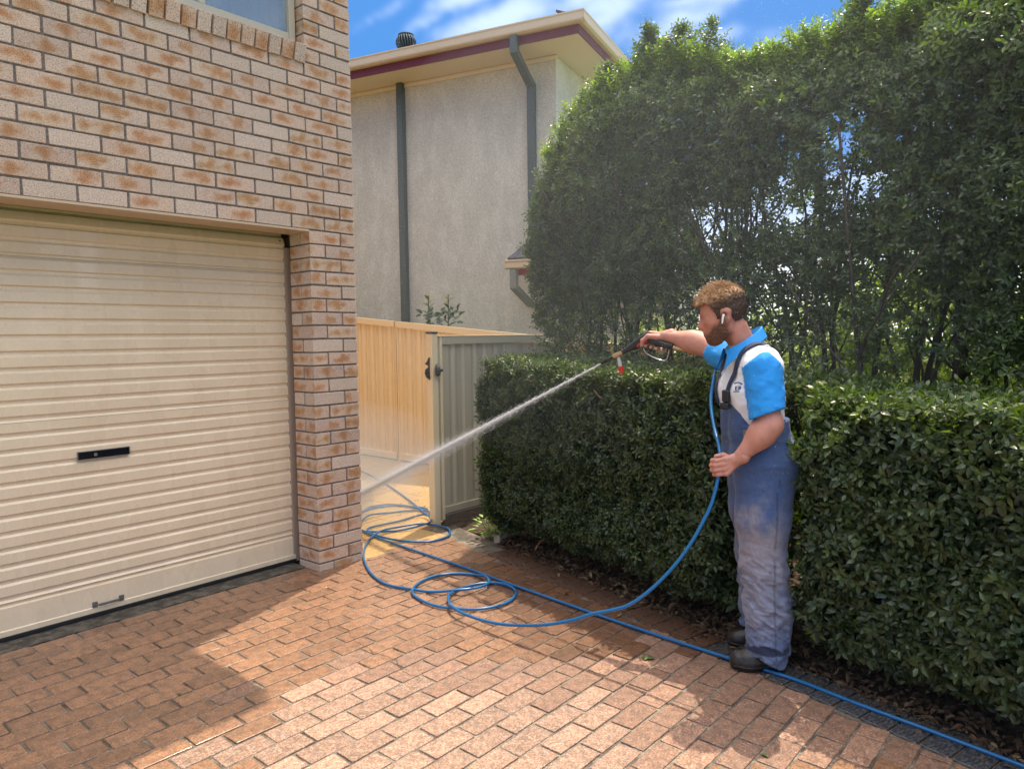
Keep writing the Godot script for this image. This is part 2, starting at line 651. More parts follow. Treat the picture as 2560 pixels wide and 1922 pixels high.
func build_garage() -> void:
	var home := thing("brick_garage", "speckled cream brick garage wing with an upstairs window over its roller door", "garage building")
	var grit := noise_tex(128, 0.2, 8, 3)
	var mats := []
	for k in 24:
		var m := mat(Color.WHITE, 0.85)
		m.albedo_texture = brick_tex(400 + k, k % 6)
		var tone: float = [1.0, 0.975, 1.0, 0.955, 0.985, 1.0, 0.965][k % 7]
		m.albedo_color = Color(tone, tone * [1.0, 0.985, 0.97][k % 3], tone * [1.0, 0.97, 0.95][k % 3])
		m.heightmap_enabled = true
		m.heightmap_texture = grit
		m.heightmap_scale = 0.12
		mats.append(m)
	var mortar := world_tex(mat(Color.WHITE, 0.95), two_tone(128, 0.08, 67, lin(0.15, 0.12, 0.10), lin(0.23, 0.19, 0.165), 0.2, 0.8, 0.4), 4.0, grit, 0.3)
	var shape := {}
	var brick := func(a: Vector3, b: Vector3) -> void:
		var size := b - a
		var key := str(size.snapped(Vector3.ONE * 0.001))
		if not shape.has(key):
			var v := []
			for k in 4:
				var st := new_st()
				bbox(st, size, 0.0035, Transform3D.IDENTITY, 0.0012, Vector2(0.23, 0.076), Vector2(0.5, 0.5) if size.x > 0.2 else Vector2([0.25, 0.75, 0.3, 0.7][k], 0.5), 1.0 if k % 2 else -1.0)
				v.append(st.commit())
			shape[key] = v
		var o := put("brick", shape[key][rng.randi() % 4], mats[rng.randi() % mats.size()], home, (a + b) * 0.5 + Vector3(rng.randf_range(-0.001, 0.001), rng.randf_range(-0.001, 0.001), rng.randf_range(-0.0015, 0.0015)))
		o.rotation = Vector3(rng.randf_range(-0.004, 0.004), rng.randf_range(-0.003, 0.003), rng.randf_range(-0.004, 0.004))
	# mortar cores
	slab("wall_core", Vector3(-7.0, Y_LINTEL + 0.004, -0.24), Vector3(-0.007, 3.21, -0.007), mortar, home, 0.0)
	slab("wall_core", Vector3(-0.347, 3.211, -0.24), Vector3(-0.007, 4.6, -0.007), mortar, home, 0.0)
	slab("wall_core", Vector3(-7.0, 4.601, -0.24), Vector3(-0.007, 5.0, -0.007), mats[0], home, 0.0)
	slab("wall_core", Vector3(-7.0, 3.211, -0.24), Vector3(-1.9, 4.6, -0.007), mats[0], home, 0.0)
	slab("pillar_core", Vector3(-0.343, -0.12, -0.228), Vector3(-0.007, Y_LINTEL + 0.003, -0.007), mortar, home, 0.0)
	var side_m := world_tex(mat(Color.WHITE, 0.85), two_tone(128, 0.05, 68, lin(0.50, 0.36, 0.27), lin(0.42, 0.27, 0.17), 0.2, 0.8, 0.2), 2.0)
	slab("side_wall", Vector3(-0.24, -0.1, -9.0), Vector3(-0.004, 5.0, -0.2405), side_m, home, 0.0)
	slab("rear_wall", Vector3(-7.0, -0.1, -9.0), Vector3(-0.241, 5.0, -8.8), side_m, home, 0.0)
	slab("floor_slab", Vector3(-7.0, 2.9, -8.799), Vector3(-0.241, 3.1, -0.2405), side_m, home, 0.0)
	slab("far_pillar", Vector3(-7.0, -0.1, -0.24), Vector3(-3.1, Y_LINTEL, -0.002), mats[0], home, 0.0)
	slab("far_side_wall", Vector3(-7.2, -0.1, -9.0), Vector3(-7.001, 5.0, -0.002), side_m, home, 0.0)
	var j := 0.005
	# pillar, 26 courses down from the lintel
	for r in 26:
		var y1 := Y_LINTEL - COURSE * r - j
		var y0 := y1 - 0.076
		if r % 2 == 0:
			brick.call(Vector3(-0.35, y0, -0.11), Vector3(-0.12, y1, 0))
			brick.call(Vector3(-0.11, y0, -0.23), Vector3(0, y1, 0))
			brick.call(Vector3(-0.35, y0, -0.23), Vector3(-0.12, y1, -0.12))
		else:
			brick.call(Vector3(-0.35, y0, -0.23), Vector3(-0.24, y1, 0))
			brick.call(Vector3(-0.23, y0, -0.11), Vector3(0, y1, 0))
	# the wall over the door, 12 courses up, then the pier beside the window
	for r in 19:
		var y0 := Y_LINTEL + COURSE * r + j
		var y1 := y0 + 0.076
		var x := 0.0
		if r % 2 == 1:
			brick.call(Vector3(-0.11, y0, -0.23), Vector3(0, y1, 0))
			x = -0.12
		while x > -2.75:
			var x2 := x - 0.23
			if r >= 12 and x2 < -0.355:
				if x - 0.11 > -0.356:
					brick.call(Vector3(-0.35, y0, -0.2), Vector3(x, y1, 0))
				break
			if x2 < -2.35:
				break
			brick.call(Vector3(x2, y0, -0.11), Vector3(x, y1, 0))
			x = x2 - 0.01
	# sloping sill of bricks on edge
	var sill_x := -0.352
	for k in 20:
		var st := new_st()
		bbox(st, Vector3(0.0765, 0.108, 0.16), 0.004, Transform3D.IDENTITY, 0.0015, Vector2(0.3, 0.14), Vector2(rng.randf_range(0.2, 0.8), 0.5))
		var o := put("sill_brick", st.commit(), mats[[0, 5, 6, 11, 1, 12][rng.randi() % 6]], home, Vector3(sill_x - 0.038 - 0.0868 * k, 3.272 + rng.randf_range(-0.001, 0.001), -0.052))
		o.rotation = Vector3(0.24, 0, rng.randf_range(-0.008, 0.008))
	slab("sill_bed", Vector3(-2.2, 3.2, -0.22), Vector3(-0.354, 3.3, -0.012), mortar, home, 0.0)
	# upstairs window
	var al := mat(lin(0.52, 0.45, 0.34), 0.45)
	var frame := slab("window_frame", Vector3(-0.402, 3.34, -0.13), Vector3(-0.357, 4.6, -0.075), al, home)
	slab("mullion", Vector3(-0.975, 3.395, -0.125), Vector3(-0.935, 4.56, -0.08), al, frame, 0.003).position -= frame.position
	slab("mullion", Vector3(-1.53, 3.395, -0.125), Vector3(-1.49, 4.56, -0.08), al, frame, 0.003).position -= frame.position
	slab("jamb", Vector3(-1.9, 3.34, -0.13), Vector3(-1.86, 4.6, -0.075), al, frame, 0.003).position -= frame.position
	slab("window_sill_track", Vector3(-1.859, 3.34, -0.13), Vector3(-0.403, 3.394, -0.076), al, frame, 0.003).position -= frame.position
	slab("window_head", Vector3(-1.859, 4.561, -0.13), Vector3(-0.403, 4.6, -0.076), al, frame, 0.003).position -= frame.position
	var glass := mat(Color(0.75, 0.82, 0.9, 0.25), 0.04)
	glass.transparency = BaseMaterial3D.TRANSPARENCY_ALPHA
	slab("window_pane", Vector3(-0.934, 3.395, -0.106), Vector3(-0.403, 4.56, -0.100), glass, home, 0.0)
	slab("window_pane", Vector3(-1.859, 3.395, -0.106), Vector3(-0.976, 4.56, -0.100), glass, home, 0.0)
	var cur := new_st()
	for k in 60:
		var xa := -1.87 + k * 0.0245
		quad(cur, Vector3(xa, 3.36, -0.2 + 0.012 * sin(k * 1.9)), Vector3(xa + 0.0245, 3.36, -0.2 + 0.012 * sin((k + 1) * 1.9)), Vector3(xa + 0.0245, 4.6, -0.2 + 0.012 * sin((k + 1) * 1.9)), Vector3(xa, 4.6, -0.2 + 0.012 * sin(k * 1.9)), Vector3(0, 0, 1))
	put("curtain", cur.commit(), mat(lin(0.11, 0.135, 0.19), 0.9), home)
	# steel lintel
	var cream := mat(lin(0.60, 0.44, 0.30), 0.45)
	slab("lintel", Vector3(-3.1, Y_LINTEL - 0.012, -0.215), Vector3(-0.352, Y_LINTEL + 0.002, 0.002), cream, home, 0.002)
	# roof: soffit, gutter, hipped tiles
	var roof_m := mat(lin(0.10, 0.08, 0.075), 0.8)
	slab("soffit", Vector3(-7.6, 4.97, -9.5), Vector3(0.50, 5.0, 0.49), cream, home, 0.002)
	slab("gutter", Vector3(-7.6, 4.95, 0.4905), Vector3(0.53, 5.06, 0.56), cream, home, 0.01)
	slab("gutter", Vector3(0.5005, 4.95, -9.5), Vector3(0.57, 5.06, 0.4895), cream, home, 0.01)
	var st := new_st()
	var e := [Vector3(-7.6, 5.02, 0.5), Vector3(0.5, 5.02, 0.5), Vector3(0.5, 5.02, -9.5), Vector3(-7.6, 5.02, -9.5)]
	var ridge := [Vector3(-3.55, 6.7, -3.6), Vector3(-3.55, 6.7, -5.4)]
	flat_tri(st, e[0], e[1], ridge[0], Vector3(0, 1, 1))
	quad(st, e[1], e[2], ridge[1], ridge[0], Vector3(1, 1, 0))
	flat_tri(st, e[2], e[3], ridge[1], Vector3(0, 1, -1))
	quad(st, e[3], e[0], ridge[0], ridge[1], Vector3(-1, 1, 0))
	put("roof", st.commit(), roof_m, home)

	# roller door: one corrugated curtain that bends back over its drum
	var door := thing("roller_door", "cream ribbed roller door closed below the brick wall", "garage door", Vector3(0, 0, -0.30))
	var steel := world_tex(mat(Color.WHITE, 0.38), two_tone(256, 0.012, 69, lin(0.80, 0.63, 0.435), lin(0.765, 0.595, 0.405), 0.25, 0.85, 0.03), 1.0)
	steel.uv1_scale = Vector3(0.9, 0.35, 0.9)
	var steel_grain := noise_tex(128, 0.03, 9, 3)
	steel.roughness_texture = steel_grain
	steel.roughness = 0.6
	var prof := []
	var s := 0.0
	var pitch := 0.0825
	var straight := 1.86
	var total := straight + 0.42
	var rad := 0.24
	while s < total:
		for q in [[0.0, 0.0], [0.012, -0.010], [0.026, -0.010], [0.034, 0.0]]:
			var ss: float = s + q[0]
			var off: float = q[1]
			if ss < straight:
				prof.append(Vector2(0.188 + ss, off))
			else:
				var a := (ss - straight) / rad
				prof.append(Vector2(0.188 + straight + sin(a) * (rad + off), -rad + cos(a) * (rad + off)))
		s += pitch
	var c_st := new_st()
	sweep_x(c_st, prof, -3.1, -0.335)
	put("door_curtain", c_st.commit(), steel, door)
	c_st = new_st()
	sweep_x(c_st, [Vector2(0.016, -0.02), Vector2(0.018, 0.004), Vector2(0.045, 0.006), Vector2(0.05, 0.001), Vector2(0.162, 0.001), Vector2(0.170, -0.009), Vector2(0.182, -0.009), Vector2(0.188, 0.0)], -3.1, -0.335)
	put("bottom_rail", c_st.commit(), steel, door)
	slab("rubber_seal", Vector3(-3.1, -0.004, -0.025), Vector3(-0.33, 0.016, 0.008), mat(lin(0.008, 0.008, 0.009), 0.6), door)
	slab("seam", Vector3(-3.1, 1.094, -0.002), Vector3(-0.33, 1.0955, 0.0008), mat(lin(0.16, 0.12, 0.09), 0.7), door, 0.0)
	slab("seam", Vector3(-3.1, 1.934, -0.002), Vector3(-0.33, 1.9352, 0.0008), mat(lin(0.16, 0.12, 0.09), 0.7), door, 0.0)
	slab("guide_track", Vector3(-0.352, -0.004, -0.05), Vector3(-0.3, 2.1, 0.004), mat(lin(0.40, 0.29, 0.21), 0.6), door)
	slab("drum_cover", Vector3(-3.1, 2.06, -0.20), Vector3(-0.31, 2.17, -0.16), mat(lin(0.38, 0.25, 0.13), 0.6), door)
	var dark := mat(lin(0.03, 0.027, 0.025), 0.7)
	slab("drum_bracket", Vector3(-0.372, 2.04, -0.12), Vector3(-0.3525, 2.15, -0.02), dark, door, 0.004)
	var black := mat(lin(0.006, 0.007, 0.011), 0.18)
	var lock := slab("lock_plate", Vector3(-1.638, 0.868, 0.0), Vector3(-1.378, 0.908, 0.011), black, door, 0.003)
	var rim_m := mat(lin(0.30, 0.29, 0.28), 0.35, 0.7)
	var rim := new_st()
	for q in [[Vector3(-0.1325, 0, -0.002), Vector3(0.003, 0.043, 0.016)], [Vector3(0.1325, 0, -0.002), Vector3(0.003, 0.043, 0.016)], [Vector3(0, 0.0215, -0.002), Vector3(0.262, 0.0025, 0.016)], [Vector3(0, -0.0215, -0.002), Vector3(0.262, 0.0025, 0.016)]]:
		bbox(rim, q[1], 0.0006, Transform3D(Basis(), q[0]))
	put("lock_rim", rim.commit(), rim_m, lock)
	put("key_cylinder", tube_mesh([Vector3(-0.045, 0, 0.0), Vector3(-0.045, 0, 0.0085), Vector3(-0.045, 0, 0.0095)], [0.0095, 0.0095, 0.0082], 18), mat(lin(0.45, 0.44, 0.43), 0.3, 0.9), lock)
	slab("key_slot", Vector3(-0.0475, -0.0012, 0.0088), Vector3(-0.0405, 0.0012, 0.0102), dark, lock, 0.0)
	var zinc := mat(lin(0.22, 0.21, 0.20), 0.45, 0.7)
	var br := slab("lock_bracket", Vector3(-1.578, 0.052, 0.012), Vector3(-1.468, 0.066, 0.019), zinc, door, 0.002)
	for sx in [-1, 1]:
		slab("bracket_foot", Vector3(sx * 0.0685 - 0.0135, -0.012, -0.014), Vector3(sx * 0.0685 + 0.0135, 0.02, -0.006), zinc, br, 0.002)
		put("bolt", tube_mesh([Vector3(sx * 0.0685, 0.004, -0.007), Vector3(sx * 0.0685, 0.004, 0.0)], 0.006, 6), zinc, br)


# ---------- the neighbour's house ----------
func build_house() -> void:
	var h := thing("rendered_house", "two storey grey rendered house with maroon fascia and cream gutters behind the fence", "house", Vector3(4.8194, 0, -1.9665), deg_to_rad(HOUSE_TURN))
	var grain := noise_tex(256, 0.12, 15, 4)
	var render_t := two_tone(512, 0.014, 81, lin(0.49, 0.46, 0.39), lin(0.57, 0.535, 0.455), 0.2, 0.8, 0.3)
	var stucco := world_tex(mat(Color.WHITE, 0.92), render_t, 0.35, grain, 0.8)
	stucco.uv1_scale = Vector3(0.5, 0.2, 0.5)
	var soffit_m := mat(lin(0.70, 0.58, 0.42), 0.7)
	var gutter_m := mat(lin(0.62, 0.49, 0.34), 0.45)
	var maroon := mat(lin(0.155, 0.024, 0.038), 0.55)
	var green := mat(lin(0.075, 0.092, 0.085), 0.5)
	var tile_m := world_tex(mat(Color.WHITE, 0.75), two_tone(128, 0.06, 82, lin(0.05, 0.048, 0.055), lin(0.11, 0.105, 0.115), 0.2, 0.8, 0.4), 2.0, grain, 0.5)
	slab("wall", Vector3(0, 0, -12.0), Vector3(3.4, 5.159, 0), stucco, h, 0.004)
	slab("cornice", Vector3(-0.03, 5.10, -12.0), Vector3(-0.001, 5.158, 0.03), soffit_m, h, 0.008)
	slab("soffit", Vector3(-0.5, 5.16, -12.5), Vector3(3.9, 5.175, 0.5), soffit_m, h, 0.0)
	slab("fascia", Vector3(-0.52, 5.165, -12.5), Vector3(-0.501, 5.36, 0.52), maroon, h, 0.002)
	slab("fascia", Vector3(-0.5005, 5.165, 0.501), Vector3(3.9, 5.36, 0.52), maroon, h, 0.002)
	for side in 2:
		var st := new_st()
		var prof := [Vector2(5.27, 0.0), Vector2(5.268, 0.055), Vector2(5.285, 0.085), Vector2(5.30, 0.09), Vector2(5.37, 0.092), Vector2(5.385, 0.10), Vector2(5.40, 0.10), Vector2(5.402, 0.085), Vector2(5.38, 0.08)]
		sweep_x(st, prof, -13.0, 0.0)
		if side == 0: # along the side wall; mitred end closed by the return
			var o := put("gutter", st.commit(), gutter_m, h, Vector3(-0.52, 0, 0.62))
			o.rotation.y = -PI / 2
		else:
			var o := put("gutter", st.commit(), gutter_m, h, Vector3(-0.62, 0, 0.52))
			o.rotation.y = 0.0
			o.position.x = 12.38
			o.scale.x = 0.346
			o.position.x = -0.62 + 13.0 * 0.346
	# hip roof with tile courses
	var e := 0.56
	var pitch := 0.43
	var st := new_st()
	var zc := 2.26
	var c := [Vector3(-e, 5.39, e), Vector3(3.96, 5.39, e), Vector3(3.96, 5.39, -12.56), Vector3(-e, 5.39, -12.56)]
	var r := [Vector3(1.7, 5.39 + zc * pitch, e - zc), Vector3(1.7, 5.39 + zc * pitch, -12.56 + zc)]
	flat_tri(st, c[0], c[1], r[0], Vector3(0, 1, 1))
	quad(st, c[1], c[2], r[1], r[0], Vector3(1, 1, 0))
	flat_tri(st, c[2], c[3], r[1], Vector3(0, 1, -1))
	quad(st, c[3], c[0], r[0], r[1], Vector3(-1, 1, 0))
	var roof := put("roof", st.commit(), tile_m, h)
	var cap := new_st()
	bbox(cap, Vector3(0.22, 0.05, 0.34), 0.018)
	var cap_mesh := cap.commit()
	for k in 14:
		var t := 0.02 + 0.028 * k
		var p: Vector3 = c[0].lerp(r[0], t)
		var o := put("hip_tile", cap_mesh, tile_m, roof, p + Vector3(0, 0.035, 0))
		var d: Vector3 = (r[0] - c[0]).normalized()
		o.look_at_from_position(p + Vector3(0, 0.035, 0), p + Vector3(0, 0.035, 0) + d.rotated(d.cross(Vector3.UP).normalized(), -0.06), Vector3.UP)
	# tile edges that show over the gutter
	for k in 40:
		var tm := new_st()
		bbox(tm, Vector3(0.3, 0.035, 0.4), 0.012)
		for side in 2:
			if side == 1 and k > 11:
				continue
			var base := Vector3(-e + 0.16, 5.412, e - 0.18 - 0.31 * k) if side == 0 else Vector3(-e + 0.18 + 0.31 * k, 5.412, e - 0.16)
			var o := put("roof_tile", tm.commit() if k == 0 and side == 0 else block(Vector3(0.29, 0.03, 0.40), 0.01), tile_m, roof, base)
			o.rotation = Vector3(0.40, 0 if side == 1 else -PI / 2, 0)
	# roof ventilator
	var vent := put("roof_vent", tube_mesh([Vector3(0, -0.2, 0), Vector3(0, -0.02, 0)], 0.10, 20), mat(lin(0.20, 0.21, 0.20), 0.4, 0.3), h, Vector3(0.6, 5.93, -2.73))
	var vm := mat(lin(0.10, 0.115, 0.11), 0.4, 0.5)
	for k in 22:
		var a := TAU * k / 22
		var fin := []
		for q in 6:
			var v := float(q) / 5
			var rr := 0.10 + 0.055 * sin(v * PI * 0.92 + 0.15)
			fin.append(Vector3(cos(a + v * 0.25) * rr, -0.02 + v * 0.21, sin(a + v * 0.25) * rr))
		put("fin", tube_mesh(fin, 0.014, 5, 0.5), vm, vent)
	put("vent_cap", tube_mesh([Vector3(0, 0.185, 0), Vector3(0, 0.2, 0), Vector3(0, 0.215, 0)], [0.125, 0.12, 0.05], 20), vm, vent)
	put("vent_core", tube_mesh([Vector3(0, -0.03, 0), Vector3(0, 0.19, 0)], 0.09, 12), mat(lin(0.02, 0.02, 0.02), 0.8), vent)
	# square downpipes
	slab("downpipe", Vector3(-0.10, 0.0, -2.46), Vector3(-0.002, 5.159, -2.36), green, h, 0.006)
	var dp := slab("downpipe", Vector3(-0.092, 2.78, -0.385), Vector3(-0.003, 4.82, -0.285), green, h, 0.006)
	var st2 := new_st()
	bbox(st2, Vector3(0.088, 0.20, 0.10), 0.006, Transform3D(Basis(), Vector3(-0.555, 5.17, -0.335) - dp.position))
	var from := Vector3(-0.555, 5.08, -0.335)
	var to := Vector3(-0.048, 4.80, -0.335)
	var d2 := (to - from).normalized()
	bbox(st2, Vector3(from.distance_to(to) + 0.06, 0.088, 0.099), 0.006, Transform3D(Basis(Vector3(0, 0, 1), atan2(d2.y, d2.x)), (from + to) * 0.5 - dp.position))
	put("offset_elbow", st2.commit(), green, dp)
	slab("spreader", Vector3(-0.13, 2.62, -0.41) - dp.position, Vector3(-0.004, 2.80, -0.26) - dp.position, green, dp, 0.006)
	# the single storey roof that hugs the side wall
	var low := new_st()
	var a0 := Vector3(-0.58, 2.45, -0.46)
	quad(low, a0, Vector3(-0.58, 2.45, 1.7), Vector3(0.6, 2.98, 1.7), Vector3(0.6, 2.98, -0.46), Vector3(-1, 1, 0))
	quad(low, a0, Vector3(0.6, 2.98, -0.46), Vector3(0.6, 2.88, -0.46), Vector3(-0.58, 2.40, -0.46), Vector3(0, 0, -1))
	quad(low, Vector3(0.6, 2.98, -0.46), Vector3(0.6, 2.98, 1.7), Vector3(1.8, 2.45, 1.7), Vector3(1.8, 2.45, -0.46), Vector3(1, 1, 0))
	var lroof := put("lower_roof", low.commit(), tile_m, h)
	for i in 3:
		for k in 7:
			var o := put("roof_tile", block(Vector3(0.30, 0.032, 0.42), 0.012), tile_m, lroof, Vector3(-0.42 + 0.29 * i, 2.565 + 0.129 * i, -0.30 + 0.305 * k))
			o.rotation = Vector3(0.38, -PI / 2, 0)
	st2 = new_st()
	sweep_x(st2, [Vector2(2.362, 0.0), Vector2(2.36, 0.06), Vector2(2.375, 0.085), Vector2(2.44, 0.088), Vector2(2.455, 0.10), Vector2(2.475, 0.10), Vector2(2.475, 0.085)], -0.49, 1.72)
	var lg := put("gutter", st2.commit(), gutter_m, h, Vector3(-0.51, 0, 0))
	lg.rotation.y = -PI / 2
	slab("gutter_end", Vector3(-0.605, 2.362, -0.494), Vector3(-0.512, 2.47, -0.488), gutter_m, h, 0.001)
	slab("barge_flashing", Vector3(-0.30, 0, -0.02), Vector3(0.42, 0.025, 0.02), gutter_m, h, 0.003).transform = Transform3D(Basis(Vector3(0, 0, 1), 0.405), Vector3(-0.27, 2.60, -0.47))
	slab("fascia", Vector3(-0.509, 2.28, -0.45), Vector3(-0.49, 2.45, 1.7), mat(lin(0.30, 0.04, 0.045), 0.55), h, 0.002)
	slab("soffit", Vector3(-0.489, 2.30, -0.45), Vector3(-0.002, 2.315, 1.7), soffit_m, h, 0.0)
	var low_pipe := slab("downpipe", Vector3(-0.585, 2.12, -0.43), Vector3(-0.50, 2.36, -0.34), mat(lin(0.20, 0.215, 0.19), 0.5), h, 0.005)
	st2 = new_st()
	from = Vector3(-0.5425, 2.13, -0.385)
	to = Vector3(-0.05, 1.93, -0.385)
	d2 = (to - from).normalized()
	bbox(st2, Vector3(from.distance_to(to) + 0.06, 0.08, 0.088), 0.005, Transform3D(Basis(Vector3(0, 0, 1), atan2(d2.y, d2.x)), (from + to) * 0.5 - low_pipe.position))
	put("offset_elbow", st2.commit(), mat(lin(0.16, 0.175, 0.155), 0.5), low_pipe)
	slab("porch_wall", Vector3(0.0, 0, 0.001), Vector3(1.6, 2.30, 1.5), stucco, h, 0.003)


# ---------- fences ----------
func corrugated(w: float, y0: float, y1a: float, y1b: float, pitch: float, depth: float) -> ArrayMesh:
	var st := new_st()
	var x := 0.0
	var pts := []
	while x < w:
		for q in [[0.0, 0.0], [0.30, 0.0], [0.38, -depth], [0.46, -depth], [0.54, 0.0], [0.62, 0.0], [0.70, -depth], [0.92, -depth]]:
			if x + q[0] * pitch < w:
				pts.append(Vector2(x + q[0] * pitch, q[1]))
		x += pitch
	pts.append(Vector2(w, 0))
	for i in pts.size() - 1:
		var a: Vector2 = pts[i]
		var b: Vector2 = pts[i + 1]
		var n := Vector3(-(b.y - a.y), 0, b.x - a.x).normalized()
		var ya := lerpf(y1a, y1b, a.x / w)
		var yb := lerpf(y1a, y1b, b.x / w)
		quad(st, Vector3(a.x, y0, a.y), Vector3(b.x, y0, b.y), Vector3(b.x, yb, b.y), Vector3(a.x, ya, a.y), n)
	return st.commit()


func build_fences() -> void:
	var cream := mat(lin(0.80, 0.65, 0.40), 0.45)
	var shade := mat(lin(0.48, 0.42, 0.30), 0.5)  # fence cream with the shade on the panel's front painted in
	var f := thing("boundary_fence", "long cream corrugated steel fence in front of the rendered house", "fence", Vector3(2.77, 0, 0))
	var top := func(z: float) -> float: return 1.515 + 0.088 * (-0.85 - z)
	var posts := [1.85, -0.5, -2.86, -5.22, -7.58]
	for i in posts.size():
		var z: float = posts[i]
		if i > 0:
			slab("fence_post", Vector3(-0.012, -0.05, z - 0.028), Vector3(0.05, top.call(z) - 0.002, z + 0.028), cream, f, 0.004)
			slab("post_groove", Vector3(-0.0135, 0.0, z - 0.004), Vector3(-0.0118, top.call(z) - 0.05, z + 0.004), mat(lin(0.30, 0.2, 0.1), 0.6), f, 0.0)
		if i < posts.size() - 1:
			var z2: float = posts[i + 1]
			var w := z - z2 - 0.06
			var sheet := put("fence_sheet", corrugated(w, 0.01, top.call(z2 + 0.03), top.call(z - 0.03), 0.166, 0.022), cream, f, Vector3(0.0, 0, z2 + 0.03))
			sheet.rotation.y = -PI / 2
			for part in [["top_rail", 0.0, 0.07], ["bottom_rail", 0.0, 0.075]]:
				var st := new_st()
				var ya: float = top.call(z2 + 0.03) if part[0] == "top_rail" else 0.085
				var yb: float = top.call(z - 0.03) if part[0] == "top_rail" else 0.085
				var hh: float = part[2]
				var a := Vector3(-0.02, ya, z2 + 0.028)
				var b := Vector3(-0.02, yb, z - 0.028)
				var dn := Vector3(0, -hh, 0)
				var back := Vector3(0.062, 0, 0)
				quad(st, a, b, b + dn, a + dn, Vector3(-1, 0, 0))
				quad(st, a, b, b + back, a + back, Vector3.UP)
				quad(st, a + dn, b + dn, b + dn + back, a + dn + back, Vector3.DOWN)
				quad(st, a + back, b + back, b + dn + back, a + dn + back, Vector3(1, 0, 0))
				put(part[0], st.commit(), cream, f)
	# side return with the gate post
	var g := thing("gate_fence", "low corrugated steel panel in shade-darkened cream with a pale latch post beside the passage", "fence", Vector3(0.96, 0, -0.30))
	slab("gate_post", Vector3(-0.022, -0.05, -0.045), Vector3(0.042, 1.525, 0.022), cream, g, 0.003)
	slab("post_cap", Vector3(-0.03, 1.5255, -0.053), Vector3(0.05, 1.545, 0.03), mat(lin(0.02, 0.018, 0.02), 0.35), g, 0.009)
	slab("side_channel", Vector3(0.083, 0.0, -0.03), Vector3(0.112, 1.512, 0.004), cream, g, 0.003)
	slab("post_filler", Vector3(0.0425, 0.0, -0.03), Vector3(0.0825, 1.50, -0.002), shade, g, 0.002)
	put("fence_sheet", corrugated(1.66, 0.07, 1.45, 1.43, 0.262, 0.013), shade, g, Vector3(0.114, 0, -0.012))
	slab("top_rail", Vector3(0.113, 1.44, -0.045), Vector3(1.79, 1.505, 0.008), shade, g, 0.003)
	slab("rail_cap", Vector3(0.043, 1.5055, -0.05), Vector3(1.79, 1.512, 0.013), cream, g, 0.002)
	slab("bottom_rail", Vector3(0.113, 0.05, -0.04), Vector3(1.79, 0.105, 0.006), shade, g, 0.003)
	slab("fence_plinth", Vector3(0.113, -0.05, -0.04), Vector3(1.79, 0.045, 0.02), mat(lin(0.16, 0.12, 0.09), 0.9), g, 0.004)
	var black := mat(lin(0.012, 0.011, 0.012), 0.35)
	var latch := put("gate_latch", tube_mesh([Vector3(-0.006, 0, 0), Vector3(0.012, 0, 0), Vector3(0.028, 0, 0), Vector3(0.034, 0, 0)], [0.046, 0.050, 0.040, 0.012], 24), black, g, Vector3(0.02, 1.235, 0.028))
	latch.rotation.y = -0.9
	put("latch_knob", tube_mesh([Vector3(0.03, 0, 0), Vector3(0.05, 0, 0)], [0.012, 0.014], 12), black, latch)
	var st := new_st()
	var blade := [Vector2(0.0, 1.335), Vector2(-0.010, 1.338), Vector2(-0.030, 1.305), Vector2(-0.052, 1.288), Vector2(-0.022, 1.275), Vector2(-0.014, 1.262), Vector2(-0.045, 1.245), Vector2(-0.055, 1.215), Vector2(-0.040, 1.18), Vector2(-0.008, 1.16), Vector2(0.004, 1.165), Vector2(-0.004, 1.19), Vector2(-0.004, 1.31)]
	var idx := Geometry2D.triangulate_polygon(PackedVector2Array(blade))
	for z in [0.0, 0.008]:
		for i in range(0, idx.size(), 3):
			var p := []
			for k in 3:
				p.append(Vector3(blade[idx[i + k]].x, blade[idx[i + k]].y, z))
			flat_tri(st, p[0], p[1], p[2], Vector3(0, 0, 1 if z > 0 else -1))
	for i in blade.size():
		var a: Vector2 = blade[i]
		var b: Vector2 = blade[(i + 1) % blade.size()]
		quad(st, Vector3(a.x, a.y, 0), Vector3(b.x, b.y, 0), Vector3(b.x, b.y, 0.008), Vector3(a.x, a.y, 0.008), Vector3(b.y - a.y, a.x - b.x, 0))
	put("latch_tongue", st.commit(), mat(lin(0.035, 0.025, 0.02), 0.5), g, Vector3(-0.022, 0.0, -0.01))


# ---------- plants ----------
func leaf(st: SurfaceTool, base: Vector3, dir: Vector3, up: Vector3, l: float, w: float, fold := 0.25, droop := 0.2) -> void:
	var side := dir.cross(up).normalized()
	up = side.cross(dir).normalized()
	var m := []
	var le := []
	var ri := []
	var ws := [0.0, 0.72, 1.0, 0.62, 0.0]
	var ts := [0.0, 0.2, 0.48, 0.78, 1.0]
	for i in 5:
		var t: float = ts[i]
		var c := base + dir * l * t - up * droop * l * t * t
		m.append(c)
		le.append(c + side * w * 0.5 * ws[i] + up * fold * w * 0.5 * ws[i])
		ri.append(c - side * w * 0.5 * ws[i] + up * fold * w * 0.5 * ws[i])
	for i in 4:
		for s in [le, ri]:
			if i < 3:
				flat_tri(st, m[i], s[i + 1], m[i + 1], up)
			if i > 0:
				flat_tri(st, m[i], s[i], s[i + 1], up)


